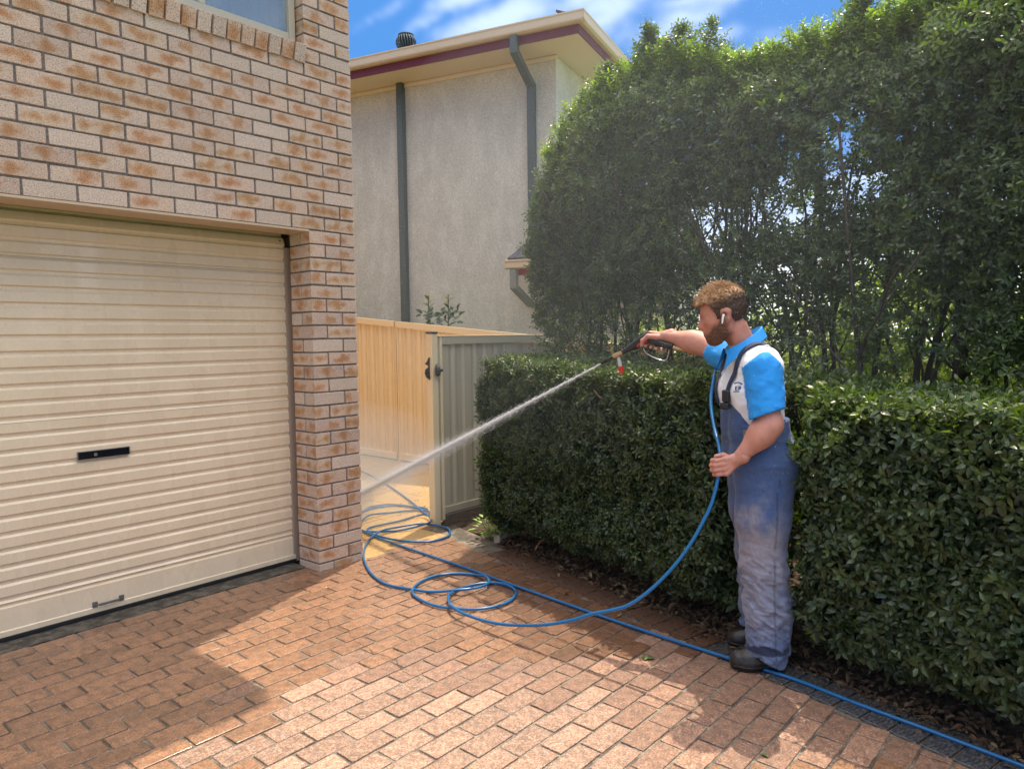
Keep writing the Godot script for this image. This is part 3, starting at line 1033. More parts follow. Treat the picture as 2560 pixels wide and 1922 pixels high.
func sprig(s: int, count: int, l: float, w: float, stem: float) -> ArrayMesh:
	var r := RandomNumberGenerator.new()
	r.seed = s
	var st := new_st()
	var p := []
	for i in 4:
		p.append(Vector3(sin(i * 0.8 + s) * stem * 0.05, stem * i / 3.0, cos(i * 1.1 + s) * stem * 0.05))
	tube(st, p, [0.0016, 0.0014, 0.0011, 0.0008], 3, false)
	for i in count:
		var t := 0.15 + 0.85 * i / (count - 1.0)
		var a := i * 2.4 + r.randf() * 0.9
		var out := Vector3(cos(a), 0, sin(a))
		var lift := r.randf_range(0.15, 0.75) if i < count - 1 else 2.5
		var d := (out + Vector3.UP * lift).normalized()
		var base := Vector3(sin(t * 2.4 + s) * stem * 0.05, stem * t, cos(t * 3.3 + s) * stem * 0.05)
		var k := r.randf_range(0.7, 1.12) * (1.0 - 0.25 * t)
		leaf(st, base + out * 0.002, d, Vector3.UP + out * -0.3 + Vector3(r.randf_range(-0.4, 0.4), 0, r.randf_range(-0.4, 0.4)), l * k, w * k, r.randf_range(0.1, 0.45), r.randf_range(0.0, 0.35))
	return st.commit()


func facing(at: Vector3, out: Vector3, size: float, spread := 0.8) -> Transform3D:
	var y := (out + Vector3(rng.randf_range(-1, 1), rng.randf_range(-1, 1), rng.randf_range(-1, 1)) * spread).normalized()
	var x := y.cross(Vector3(rng.randf_range(-1, 1), rng.randf_range(-1, 1), rng.randf_range(-1, 1)).normalized()).normalized()
	return Transform3D(Basis(x * size, y * size, x.cross(y) * size), at)


func leaf_mat(rough := 0.36) -> StandardMaterial3D:
	var m := mat(Color.WHITE, rough)
	m.vertex_color_use_as_albedo = true
	m.backlight_enabled = true
	m.backlight = Color(0.85, 0.95, 0.35)
	m.metallic_specular = 0.55
	return m


func green(bright: float) -> Color: # linear leaf colours, from old blue-green to yellow-green for new growth and painted sunlight
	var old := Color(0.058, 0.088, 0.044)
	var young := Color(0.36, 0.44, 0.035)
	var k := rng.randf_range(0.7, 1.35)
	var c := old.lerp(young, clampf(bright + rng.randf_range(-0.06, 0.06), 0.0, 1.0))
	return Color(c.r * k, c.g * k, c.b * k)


func tall_top(hz: float) -> float:
	var k := [[-0.6, 2.3], [-0.27, 2.9], [0.08, 3.28], [0.43, 3.40], [0.79, 3.44], [1.0, 3.50], [1.3, 3.42], [1.46, 3.32], [1.77, 3.22], [2.23, 3.16], [2.45, 3.2], [3.42, 3.15], [6.0, 3.2]]
	for i in k.size() - 1:
		if hz < k[i + 1][0]:
			return lerpf(k[i][1], k[i + 1][1], clampf((hz - k[i][0]) / (k[i + 1][0] - k[i][0]), 0, 1))
	return 3.2


func build_hedges() -> void:
	var wood := mat(lin(0.055, 0.042, 0.032), 0.9)
	var twig_m := mat(lin(0.26, 0.15, 0.085), 0.85)
	var origin := Vector3(0.902, 0, 0)
	var wob := noise(1.1, 91, 3)
	var fine := noise(3.0, 92, 3)
	# ---- low clipped hedge ----
	var low := thing("low_hedge", "waist high clipped dark green hedge beside the driveway behind the man's legs", "hedge", origin, deg_to_rad(HEDGE_TURN))
	var low_sprigs := [sprig(1, 7, 0.052, 0.025, 0.075), sprig(2, 8, 0.048, 0.024, 0.08), sprig(3, 6, 0.056, 0.027, 0.065)]
	var places := [[], [], []]
	var tints := [[], [], []]
	var top := func(hz: float) -> float: return 1.335 - 0.042 * hz + fine.get_noise_1d(hz) * 0.03
	var length := 4.75
	for i in 50000:
		var hz := 0.42 + length * pow(rng.randf(), 1.6)
		var ty: float = top.call(hz)
		var q := rng.randf()
		var at: Vector3
		var out: Vector3
		var br := 0.05
		var bulge := wob.get_noise_2d(hz * 1.5, 3.0) * 0.06
		if q < 0.56: # front
			var y := 0.10 + (ty - 0.10) * pow(rng.randf(), 0.9)
			var round_off := 0.10 * smoothstep(ty - 0.14, ty, y)
			var lip := 0.16 * smoothstep(0.32, 0.08, y)
			var depth := absf(rng.randfn(0.0, 0.10))
			at = Vector3(depth + round_off + lip + wob.get_noise_2d(hz * 2.0, y * 2.0) * 0.06 + bulge * 0.5, y, hz)
			out = Vector3(-1, 0.35, 0)
			if wob.get_noise_2d(hz * 2.2 + 9.0, y * 2.6) > 0.24 and depth < 0.10 and rng.randf() < 0.6:
				continue
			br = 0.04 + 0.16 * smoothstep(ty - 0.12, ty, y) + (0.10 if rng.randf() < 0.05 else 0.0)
		elif q < 0.78: # top
			var hx := 0.95 * rng.randf()
			at = Vector3(hx, ty + fine.get_noise_2d(hx * 2.0, hz * 2.0) * 0.04 - absf(rng.randfn(0.0, 0.05)), hz)
			out = Vector3(-0.1, 1, 0)
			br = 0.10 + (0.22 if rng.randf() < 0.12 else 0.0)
		elif q < 0.90: # end next to the gate
			var hx := 1.05 * rng.randf()
			var y := 0.12 + (ty - 0.12) * rng.randf()
			at = Vector3(hx, y, 0.42 + absf(rng.randfn(0.0, 0.09)) + 0.08 * smoothstep(ty - 0.12, ty, y) + 0.14 * smoothstep(0.35, 0.1, y) + wob.get_noise_2d(hx * 3.0, y * 2.0) * 0.06)
			out = Vector3(-0.2, 0.3, -1)
			br = 0.06 + (0.5 if y > 1.22 and hx < 0.45 else 0.0)
		else: # inside
			at = Vector3(0.15 + 0.7 * rng.randf(), 0.15 + (ty - 0.2) * rng.randf(), hz)
			out = Vector3(-0.5, 0.8, 0)
			if hz > 2.6 and rng.randf() < 0.5:
				continue
		var wp := low.transform * at
		if Vector2(wp.x - 0.215, wp.z - 2.70).length() < 0.245 and wp.y < 1.4 or wp.distance_to(Vector3(0.01, 1.11, 2.86)) < 0.16:
			continue
		var v := rng.randi() % 3
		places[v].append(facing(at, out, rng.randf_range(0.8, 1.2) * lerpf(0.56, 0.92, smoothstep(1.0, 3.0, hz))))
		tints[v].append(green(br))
	var lm := leaf_mat(0.34)
	for v in 3:
		scatter("foliage", low_sprigs[v], lm, places[v], tints[v], low)
	for k in 22:
		var hz := 0.6 + 0.2 * k + rng.randf_range(-0.05, 0.05)
		var hx := rng.randf_range(0.32, 0.6)
		var p := [Vector3(hx, -0.03, hz)]
		for q in 5:
			p.append(p[-1] + Vector3(rng.randf_range(-0.06, 0.05), 0.2, rng.randf_range(-0.06, 0.06)))
		put("stem", tube_mesh(smooth_path(p, 3), 0.011, 6), wood, low)
	for k in 26: # pale bare twigs near the face
		var hz := 0.5 + 4.1 * rng.randf()
		var p := [Vector3(rng.randf_range(0.05, 0.14), rng.randf_range(0.5, 1.15), hz)]
		if k < 7:
			p = [Vector3(0.10 + 0.05 * rng.randf(), rng.randf_range(1.05, 1.12), rng.randf_range(0.40, 0.62))]
		var d := Vector3(rng.randf_range(-0.05, 0.03), rng.randf_range(0.03, 0.07), rng.randf_range(-0.05, 0.05))
		for q in 3:
			p.append(p[-1] + d + Vector3(rng.randf_range(-0.012, 0.012), rng.randf_range(-0.015, 0.015), rng.randf_range(-0.012, 0.012)))
		put("twig", tube_mesh(smooth_path(p, 3), 0.004, 5), twig_m, low)

	# ---- tall hedge behind it ----
	var tall := thing("tall_hedge", "tall screening hedge of dense small leaves rising behind the low hedge", "hedge", origin, deg_to_rad(HEDGE_TURN))
	var tall_sprigs := [sprig(11, 8, 0.037, 0.017, 0.075), sprig(12, 9, 0.035, 0.016, 0.08), sprig(13, 7, 0.040, 0.018, 0.065)]
	places = [[], [], []]
	tints = [[], [], []]
	var gaps := [[1.72, 2.22, 0.42, 0.26], [2.12, 2.24, 0.34, 0.24], [2.35, 2.2, 0.26, 0.20], [1.45, 2.16, 0.16, 0.12], [2.62, 2.55, 0.28, 0.28], [2.75, 2.28, 0.26, 0.2], [2.28, 2.52, 0.16, 0.14]]
	for i in 60000:
		var hz := -0.20 + 5.1 * rng.randf()
		var ty := tall_top(hz) + fine.get_noise_2d(hz * 3.0, 7.0) * 0.10
		var q := rng.randf()
		var at: Vector3
		var out: Vector3
		var br := 0.03
		var tips := false
		if q < 0.5:
			var y := 1.28 + (ty - 1.28) * rng.randf()
			at = Vector3(0.92 + absf(rng.randfn(0.0, 0.13)) + wob.get_noise_2d(hz * 1.4, y * 1.4) * 0.16 + 0.22 * smoothstep(ty - 0.35, ty, y), y, hz)
			out = Vector3(-1, 0.4, 0)
			br = 0.02 + 0.30 * smoothstep(ty - 0.55, ty, y) + 0.14 * smoothstep(1.3, 0.2, hz) * smoothstep(2.3, 2.9, y) + (0.25 if rng.randf() < 0.05 else 0.0)  # upper leaves and left end yellower: sunlight painted into the tint
		elif q < 0.68:
			var y := 1.28 + (ty - 1.28) * rng.randf()
			at = Vector3(1.62 - absf(rng.randfn(0.0, 0.12)), y, hz)
			out = Vector3(1, 0.4, 0)
			br = 0.10 + (0.3 if rng.randf() < 0.2 else 0.0)
		elif q < 0.86:
			at = Vector3(1.0 + 0.62 * rng.randf(), ty - absf(rng.randfn(0.0, 0.09)), hz)
			out = Vector3(-0.25, 1, 0)
			br = 0.40 + (0.5 if rng.randf() < 0.5 else 0.0)  # crown leaves tinted bright to look backlit by the sun
			tips = true
		elif q < 0.93:
			var hx := 0.95 + 0.65 * rng.randf()
			var y := 1.25 + (tall_top(-0.25) - 1.1) * rng.randf()
			at = Vector3(hx, y, -0.22 + absf(rng.randfn(0.0, 0.08)) + wob.get_noise_2d(hx * 2.0, y * 1.6) * 0.16 + 0.5 * smoothstep(2.5, 3.3, y))
			out = Vector3(-0.4, 0.4, -1)
			br = 0.10
		else:
			at = Vector3(1.1 + 0.4 * rng.randf(), 1.3 + (ty - 1.35) * rng.randf(), hz)
			out = Vector3(-0.4, 0.8, 0)
		var along := at.z + 0.75 * (at.x - 0.95)
		var keep := 1.0
		for g in gaps:
			var e := Vector2((along - g[0]) / g[2], (at.y - g[1]) / g[3]).length()
			keep = minf(keep, 0.12 + 0.88 * smoothstep(0.35, 1.05, e + wob.get_noise_2d(along * 6.0, at.y * 6.0) * 0.5))
		if at.y < 1.95:
			var lowk := lerpf(0.15, 1.0, smoothstep(1.40, 2.25, at.y + wob.get_noise_2d(along * 4.0, at.y * 3.0) * 0.25))
			if along > 3.3:
				lowk = maxf(lowk, 0.75)
			keep = minf(keep, lowk)
		if rng.randf() > keep:
			continue
		var v := rng.randi() % 3
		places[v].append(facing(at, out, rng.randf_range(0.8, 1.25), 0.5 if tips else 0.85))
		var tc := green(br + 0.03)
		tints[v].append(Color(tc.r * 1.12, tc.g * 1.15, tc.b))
	# leading shoots that stand above the clipped line
	for s in [[1.02, 3.50, 0.16, 150], [1.30, 3.47, 0.10, 70], [1.56, 3.36, 0.16, 60], [0.55, 3.45, 0.08, 60], [2.6, 3.22, 0.08, 60], [3.0, 3.2, 0.07, 60]]:
		for k in s[3]:
			var t := rng.randf()
			var rr: float = 0.16 * (1.0 - t) * rng.randf()
			var a := rng.randf() * TAU
			var v := rng.randi() % 3
			places[v].append(facing(Vector3(1.08 + cos(a) * rr, s[1] + (t - 0.35) * s[2] * 1.5, s[0] + sin(a) * rr), Vector3(cos(a) * 0.6, 1, sin(a) * 0.6), rng.randf_range(0.8, 1.2), 0.5))
			tints[v].append(green(0.30))
	var tm := leaf_mat(0.28)
	for v in 3:
		scatter("foliage", tall_sprigs[v], tm, places[v], tints[v], tall)
	for k in 44:
		var hz := 0.12 + 0.108 * k + rng.randf_range(-0.06, 0.06)
		var p := [Vector3(rng.randf_range(1.1, 1.45), -0.03, hz)]
		var drift := Vector3(rng.randf_range(-0.03, 0.03), 0.375, rng.randf_range(-0.06, 0.06))
		for q in 7:
			p.append(p[-1] + drift + Vector3(rng.randf_range(-0.05, 0.05), 0, rng.randf_range(-0.06, 0.06)))
		var rad := []
		var sp := smooth_path(p, 3)
		var r0 := rng.randf_range(0.011, 0.028)
		for q in sp.size():
			rad.append(lerpf(r0, 0.006, float(q) / sp.size()))
		var trunk := put("trunk", tube_mesh(sp, rad, 7), wood, tall)
		for b in 4:
			var i0: int = rng.randi_range(7, sp.size() - 4)
			var bp := [sp[i0]]
			var bd := Vector3(rng.randf_range(-0.1, 0.1), rng.randf_range(0.10, 0.2), rng.randf_range(-0.13, 0.13))
			for q in 4:
				bp.append(bp[-1] + bd + Vector3(rng.randf_range(-0.03, 0.03), 0.01, rng.randf_range(-0.03, 0.03)))
			put("branch", tube_mesh(smooth_path(bp, 2), 0.0065, 5), wood, trunk)

	# ---- small plants, litter ----
	var weed := thing("weed", "light green weed growing at the foot of the low hedge by the gate", "plant", Vector3(0.885, -0.01, 0.36))
	var wst := new_st()
	for k in 60:
		var a := rng.randf() * TAU
		var d := Vector3(cos(a) * rng.randf_range(0.3, 1.0), rng.randf_range(0.4, 1.3), sin(a) * rng.randf_range(0.3, 1.0)).normalized()
		leaf(wst, d * rng.randf_range(0.03, 0.19), (d + Vector3(0, -0.3, 0)).normalized(), Vector3.UP, rng.randf_range(0.03, 0.055), 0.028, 0.2, 0.5)
	put("leaves", wst.commit(), mat(lin(0.22, 0.36, 0.06), 0.45), weed, Vector3.ZERO, "stuff")
	for k in 6:
		var a := k * 1.1
		put("stem", tube_mesh([Vector3.ZERO, Vector3(cos(a) * 0.03, 0.08, sin(a) * 0.03), Vector3(cos(a) * 0.08, 0.17, sin(a) * 0.08)], 0.002, 4), mat(lin(0.14, 0.17, 0.06), 0.6), weed)
	var lemon := thing("lemon_shrub", "young broad-leafed shrub showing above the cream fence", "shrub", Vector3(3.1, 0.0, -2.45))
	for k in 2:
		var dz: float = [-0.19, 0.15][k]
		var stem := [Vector3(0, 0.4, dz * 0.3), Vector3(0, 1.3, dz * 0.8), Vector3(0, 1.75, dz), Vector3(0.0, 2.0, dz * 1.02)]
		put("stem", tube_mesh(smooth_path(stem, 4), 0.007, 6), mat(lin(0.08, 0.10, 0.04), 0.7), lemon)
		for i in 11:
			var t := 1.62 + 0.036 * i
			var a := i * 2.4 + k
			var st := new_st()
			leaf(st, Vector3.ZERO, Vector3(cos(a), 0.9, sin(a)).normalized(), Vector3(-cos(a), 0.5, -sin(a)) + Vector3(-0.7, 0, 0.3), rng.randf_range(0.10, 0.15), 0.055, 0.3, 0.3)
			var lm0 := st.commit()
			put("leaf", lm0, mat(lin(0.075, 0.115, 0.035) if i < 7 else lin(0.17, 0.17, 0.05), 0.4), lemon, Vector3(0, t, dz))
	for i in 46:
		var st := new_st()
		var a := rng.randf() * TAU
		leaf(st, Vector3.ZERO, Vector3(cos(a), rng.randf_range(-0.2, 1.0), sin(a)).normalized(), Vector3(-0.8, 0.5, 0.4), rng.randf_range(0.07, 0.11), 0.046, 0.3, 0.3)
		put("leaf", st.commit(), mat(lin(0.05, 0.08, 0.03), 0.4), lemon, Vector3(rng.randf_range(-0.12, 0.1), rng.randf_range(1.62, 1.84), rng.randf_range(-0.27, 0.32)))
	var lst := new_st()
	leaf(lst, Vector3(-0.02, 0, 0), Vector3(1, 0.25, 0).normalized(), Vector3.UP, 0.045, 0.022, 0.5, 0.6)
	var dead := mat(Color.WHITE, 0.85)
	dead.vertex_color_use_as_albedo = true
	places = []
	tints = []
	for i in 2600:
		var z := 0.5 + 3.6 * rng.randf()
		var off := absf(rng.randfn(0.0, 0.22)) - 0.05
		if rng.randf() < 0.05:
			off -= 0.25 * rng.randf()
		var y := (0.012 if off > 0.03 else -0.006) + rng.randf() * 0.008
		places.append(Transform3D(Basis.from_euler(Vector3(rng.randf_range(-0.5, 0.5), rng.randf() * TAU, rng.randf_range(-0.5, 0.5))) * rng.randf_range(0.4, 1.1), Vector3(edge_x(z) + off, y, z)))
		var k := rng.randf_range(0.4, 1.3)
		tints.append(Color(0.11 * k, 0.058 * k, 0.032 * k) if rng.randf() < 0.8 else Color(0.2 * k, 0.14 * k, 0.07 * k))
	for i in 90: # debris washed along the passage
		var p := Vector3(rng.randf_range(0.95, 2.0), -0.008, rng.randf_range(-1.5, -0.55))
		places.append(Transform3D(Basis.from_euler(Vector3(0, rng.randf() * TAU, 0)) * rng.randf_range(0.2, 0.7), p))
		tints.append(Color(0.05, 0.03, 0.018))
	var litter := scatter("leaf_litter", lst.commit(), dead, places, tints)
	tag(litter, "brown dead leaves strewn on the soil along the hedge foot", "leaf litter")
	var edging := slab("edging_board", Vector3(0, 0, -0.03), Vector3(0.62, 0.07, 0.03), world_tex(mat(Color.WHITE, 0.9), two_tone(128, 0.05, 95, lin(0.30, 0.25, 0.18), lin(0.42, 0.36, 0.27), 0.2, 0.8, 0.3), 3.0), null, 0.006)
	edging.position = Vector3(1.17, 0.012, 0.44)
	edging.rotation.y = 0.05
	tag(edging, "pale timber edging board lying on the soil between gate panel and hedge", "board")
	var stick := put("fallen_stick", tube_mesh(smooth_path([Vector3(0, 0, 0), Vector3(0.1, 0.03, -0.03), Vector3(0.2, 0.03, -0.02), Vector3(0.27, 0.02, 0.02)], 3), 0.004, 5), twig_m, null, Vector3(0.62, 0.10, 1.02))
	tag(stick, "thin pale dry stick caught at the foot of the low hedge", "stick")
	for q in [[Vector3(-0.128, -0.007, 2.29), "fallen green leaf lying on the shaded pavers beside the long hose", 0.075, 0.4], [Vector3(-0.563, -0.006, 3.03), "small curled leaf lying in the man's shadow on the pavers", 0.035, 1.3], [Vector3(-1.70, -0.007, 0.93), "tiny pale green leaf in the garage's shadow on the driveway", 0.028, 2.0]]:
		var st := new_st()
		leaf(st, Vector3(-q[2] * 0.5, 0, 0), Vector3(1, 0.12, 0).normalized(), Vector3.UP, q[2], q[2] * 0.5, 0.5, 0.3)
		if q[2] > 0.05:
			leaf(st, Vector3(-q[2] * 0.4, 0.002, 0), Vector3(0.6, 0.1, 0.8).normalized(), Vector3.UP, q[2] * 0.8, q[2] * 0.4, 0.4, 0.3)
		var o := put("fallen_leaf", st.commit(), mat(lin(0.10, 0.14, 0.03), 0.5), null, q[0])
		o.rotation.y = q[3]
		tag(o, q[1], "leaf")


func build_beyond() -> void: # what shows through the hedges
	var w := thing("garden_wall", "low pinkish brick garden wall glimpsed through gaps in the hedges", "wall", Vector3(7.2, 0, 4.2), deg_to_rad(-28.0))
	var m := world_tex(mat(Color.WHITE, 0.9), two_tone(128, 0.08, 97, lin(0.52, 0.34, 0.27), lin(0.60, 0.42, 0.34), 0.2, 0.8, 0.2), 2.0)
	slab("wall_body", Vector3(-0.12, -0.1, -6), Vector3(0.12, 0.9, 8), m, w, 0.004)
	slab("coping", Vector3(-0.16, 0.9005, -6), Vector3(0.16, 0.97, 8), mat(lin(0.55, 0.52, 0.48), 0.8), w, 0.006)
	var bm := leaf_mat(0.4)
	var sp := sprig(31, 8, 0.06, 0.028, 0.1)
	for b in [[Vector3(2.9, 0, 1.9), 0.75, 1.9, "sunlit yellow-green bush glimpsed behind the tall hedge near the man's head"], [Vector3(3.3, 0, 3.6), 0.8, 1.7, "yellow-green bush behind the right end of the tall hedge"], [Vector3(3.9, 0, 0.2), 0.7, 1.7, "green bush behind the tall hedge beside the house"], [Vector3(2.5, 0, 2.9), 0.7, 2.2, "tall yellow-green bush right behind the hedge stems, right of the man's head"], [Vector3(3.6, 0, 2.7), 0.9, 2.5, "tallest green bush beyond the tall hedge"], [Vector3(2.6, 0, 4.6), 0.8, 2.2, "bush beyond the hedge at the right edge of the picture"]]:
		var o := thing("garden_bush", b[3], "bush", b[0])
		var pl := []
		var ti := []
		for i in 1700:
			var d := Vector3(rng.randfn(), rng.randfn(), rng.randfn()).normalized()
			var at := Vector3(d.x * b[1], b[2] * (0.5 + 0.48 * d.y), d.z * b[1]) * Vector3(1, 1, 1) * lerpf(0.75, 1.0, rng.randf())
			pl.append(facing(at, d + Vector3(0, 0.6, 0), rng.randf_range(0.8, 1.3)))
			ti.append(green(0.8))  # brightness of sunlit leaves painted into the tint
		scatter("foliage", sp, bm, pl, ti, o)
		for k in 4:
			var a := k * 1.6
			put("stem", tube_mesh([Vector3.ZERO, Vector3(cos(a) * 0.1, b[2] * 0.4, sin(a) * 0.1), Vector3(cos(a) * 0.3, b[2] * 0.75, sin(a) * 0.3)], 0.015, 6), mat(lin(0.06, 0.045, 0.03), 0.9), o)
	var s := new_st()
	quad(s, Vector3(3.2, -0.05, -1.5), Vector3(7.0, -0.05, 1.0), Vector3(5.2, -0.05, 9.0), Vector3(2.4, -0.05, 7.0), Vector3.UP)
	structure(put("neighbour_drive", s.commit(), mat(lin(0.45, 0.36, 0.30), 0.8)))


# ---------- implicit surfaces (bones blended into one skin) ----------
var BA: Array[Vector3] = []
var BD: Array[Vector3] = []
var BR := PackedFloat32Array()
var BQ := PackedFloat32Array()
var BL := PackedFloat32Array()
var BK := 0.03
var sv := PackedVector3Array()
var sn := PackedVector3Array()
var sc := PackedColorArray()
var si := PackedInt32Array()


func bones(list: Array, k: float, xf := Transform3D.IDENTITY) -> void:
	BA.clear()
	BD.clear()
	BR.clear()
	BQ.clear()
	BL.clear()
	BK = k
	for b in list: # [from, radius, to, radius]
		var a: Vector3 = xf * b[0]
		var d: Vector3 = xf * b[2] - a
		BA.append(a)
		BD.append(d)
		BR.append(b[1])
		BQ.append(b[3] - b[1])
		BL.append(1.0 / maxf(d.length_squared(), 1e-9))


func skin(p: Vector3, act: PackedInt32Array) -> float:
	var d := 1e3
	for i in act:
		var pa := p - BA[i]
		var t := clampf(pa.dot(BD[i]) * BL[i], 0.0, 1.0)
		var e := pa.distance_to(BD[i] * t) - BR[i] - BQ[i] * t
		var h := BK - absf(d - e)
		d = minf(d, e)
		if h > 0.0:
			d -= h * h / BK * 0.25
	return d


func whole() -> PackedInt32Array:
	return PackedInt32Array(range(BA.size()))


# Surface nets over the blocks that the surface crosses; mod(p, d) may dent or clip; hue(p, n) gives the vertex colour.
func skin_mesh(cell: float, mod: Callable, hue: Callable) -> void:
	var lo := Vector3.ONE * 1e3
	var hi := -lo
	for i in BA.size():
		var r := maxf(BR[i], BR[i] + BQ[i]) + 0.02
		for e in [BA[i], BA[i] + BD[i]]:
			lo = lo.min(e - Vector3.ONE * r)
			hi = hi.max(e + Vector3.ONE * r)
	var nb := Vector3i(((hi - lo) / (cell * 6)).ceil())
	var nx := nb.x * 6 + 1
	var ny := nb.y * 6 + 1
	var nz := nb.z * 6 + 1
	var val := PackedFloat32Array()
	val.resize(nx * ny * nz)
	val.fill(1e3)
	var vid := PackedInt32Array()
	vid.resize(nx * ny * nz)
	vid.fill(-1)
	var every := whole()
	var diag := cell * 6 * 0.87
	var active := []
	for bx in nb.x:
		for by in nb.y:
			for bz in nb.z:
				var c := lo + (Vector3(bx, by, bz) + Vector3.ONE * 0.5) * cell * 6
				var near := PackedInt32Array()
				var best := 1e3
				for i in every:
					var pa := c - BA[i]
					var t := clampf(pa.dot(BD[i]) * BL[i], 0.0, 1.0)
					var e := pa.distance_to(BD[i] * t) - BR[i] - BQ[i] * t
					best = minf(best, e)
					if e < diag * 2.0 + BK + 0.01:
						near.append(i)
				if best > diag + 0.015 + BK * 0.25 or best < -diag - 0.05:
					continue
				active.append([bx, by, bz])
				for i in 7:
					for j in 7:
						var at := ((bx * 6 + i) * ny + by * 6 + j) * nz + bz * 6
						for k in 7:
							if val[at + k] > 999.0:
								var p := lo + Vector3(bx * 6 + i, by * 6 + j, bz * 6 + k) * cell
								val[at + k] = mod.call(p, skin(p, near))
	var dx := ny * nz
	var dy := nz
	var offs := [0, dx, dy, dx + dy, 1, dx + 1, dy + 1, dx + dy + 1]
	var edges := [[0, 1], [2, 3], [4, 5], [6, 7], [0, 2], [1, 3], [4, 6], [5, 7], [0, 4], [1, 5], [2, 6], [3, 7]]
	var cells := []
	for b in active:
		for i in 6:
			for j in 6:
				for k in 6:
					var x: int = b[0] * 6 + i
					var y: int = b[1] * 6 + j
					var z: int = b[2] * 6 + k
					var at := (x * ny + y) * nz + z
					var v := [0.0, 0.0, 0.0, 0.0, 0.0, 0.0, 0.0, 0.0]
					var neg := 0
					for q in 8:
						v[q] = val[at + offs[q]]
						if v[q] < 0.0:
							neg += 1
					if neg == 0 or neg == 8:
						continue
					var sum := Vector3.ZERO
					var n := 0
					for e in edges:
						var va: float = v[e[0]]
						var vb: float = v[e[1]]
						if (va < 0.0) != (vb < 0.0):
							var t := va / (va - vb)
							var a := Vector3(e[0] & 1, (e[0] >> 1) & 1, e[0] >> 2)
							var bb := Vector3(e[1] & 1, (e[1] >> 1) & 1, e[1] >> 2)
							sum += a.lerp(bb, t)
							n += 1
					var p := lo + (Vector3(x, y, z) + sum / n) * cell
					var g := Vector3(v[1] + v[3] + v[5] + v[7] - v[0] - v[2] - v[4] - v[6], v[2] + v[3] + v[6] + v[7] - v[0] - v[1] - v[4] - v[5], v[4] + v[5] + v[6] + v[7] - v[0] - v[1] - v[2] - v[3]).normalized()
					vid[at] = sv.size()
					sv.append(p)
					sn.append(g)
					sc.append(hue.call(p, g))
					cells.append([x, y, z, at])
	for c in cells:
		var at: int = c[3]
		for ax in 3:
			var step: int = [dx, dy, 1][ax]
			var s0 := val[at] < 0.0
			if s0 == (val[at + step] < 0.0):
				continue
			var u: int = [dy, 1, dx][ax]
			var w: int = [1, dx, dy][ax]
			if c[(ax + 1) % 3] == 0 or c[(ax + 2) % 3] == 0:
				continue
			var q := [vid[at], vid[at - u], vid[at - u - w], vid[at - w]]
			if q.has(-1):
				continue
			if s0:
				si.append_array([q[0], q[2], q[1], q[0], q[3], q[2]])
			else:
				si.append_array([q[0], q[1], q[2], q[0], q[2], q[3]])


func take_skin() -> ArrayMesh:
	var a := []
	a.resize(Mesh.ARRAY_MAX)
	a[Mesh.ARRAY_VERTEX] = sv
	a[Mesh.ARRAY_NORMAL] = sn
	a[Mesh.ARRAY_COLOR] = sc
	a[Mesh.ARRAY_INDEX] = si
	var m := ArrayMesh.new()
	m.add_surface_from_arrays(Mesh.PRIMITIVE_TRIANGLES, a)
	sv = PackedVector3Array()
	sn = PackedVector3Array()
	sc = PackedColorArray()
	si = PackedInt32Array()
	return m


# ---------- the man ----------
const MAN := Vector3(0.2, 0, 2.7)


func world_of(p: Vector3) -> Vector3: # the man's (forward, up, right) to the world
	return Transform3D(Basis(Vector3.UP, deg_to_rad(130.84)), MAN) * p


func mirror(l: Array) -> Array:
	var out := []
	for b in l:
		out.append(b)
		if absf(b[0].z) > 1e-5 or absf(b[2].z) > 1e-5:
			out.append([b[0] * Vector3(1, 1, -1), b[1], b[2] * Vector3(1, 1, -1), b[3]])
	return out


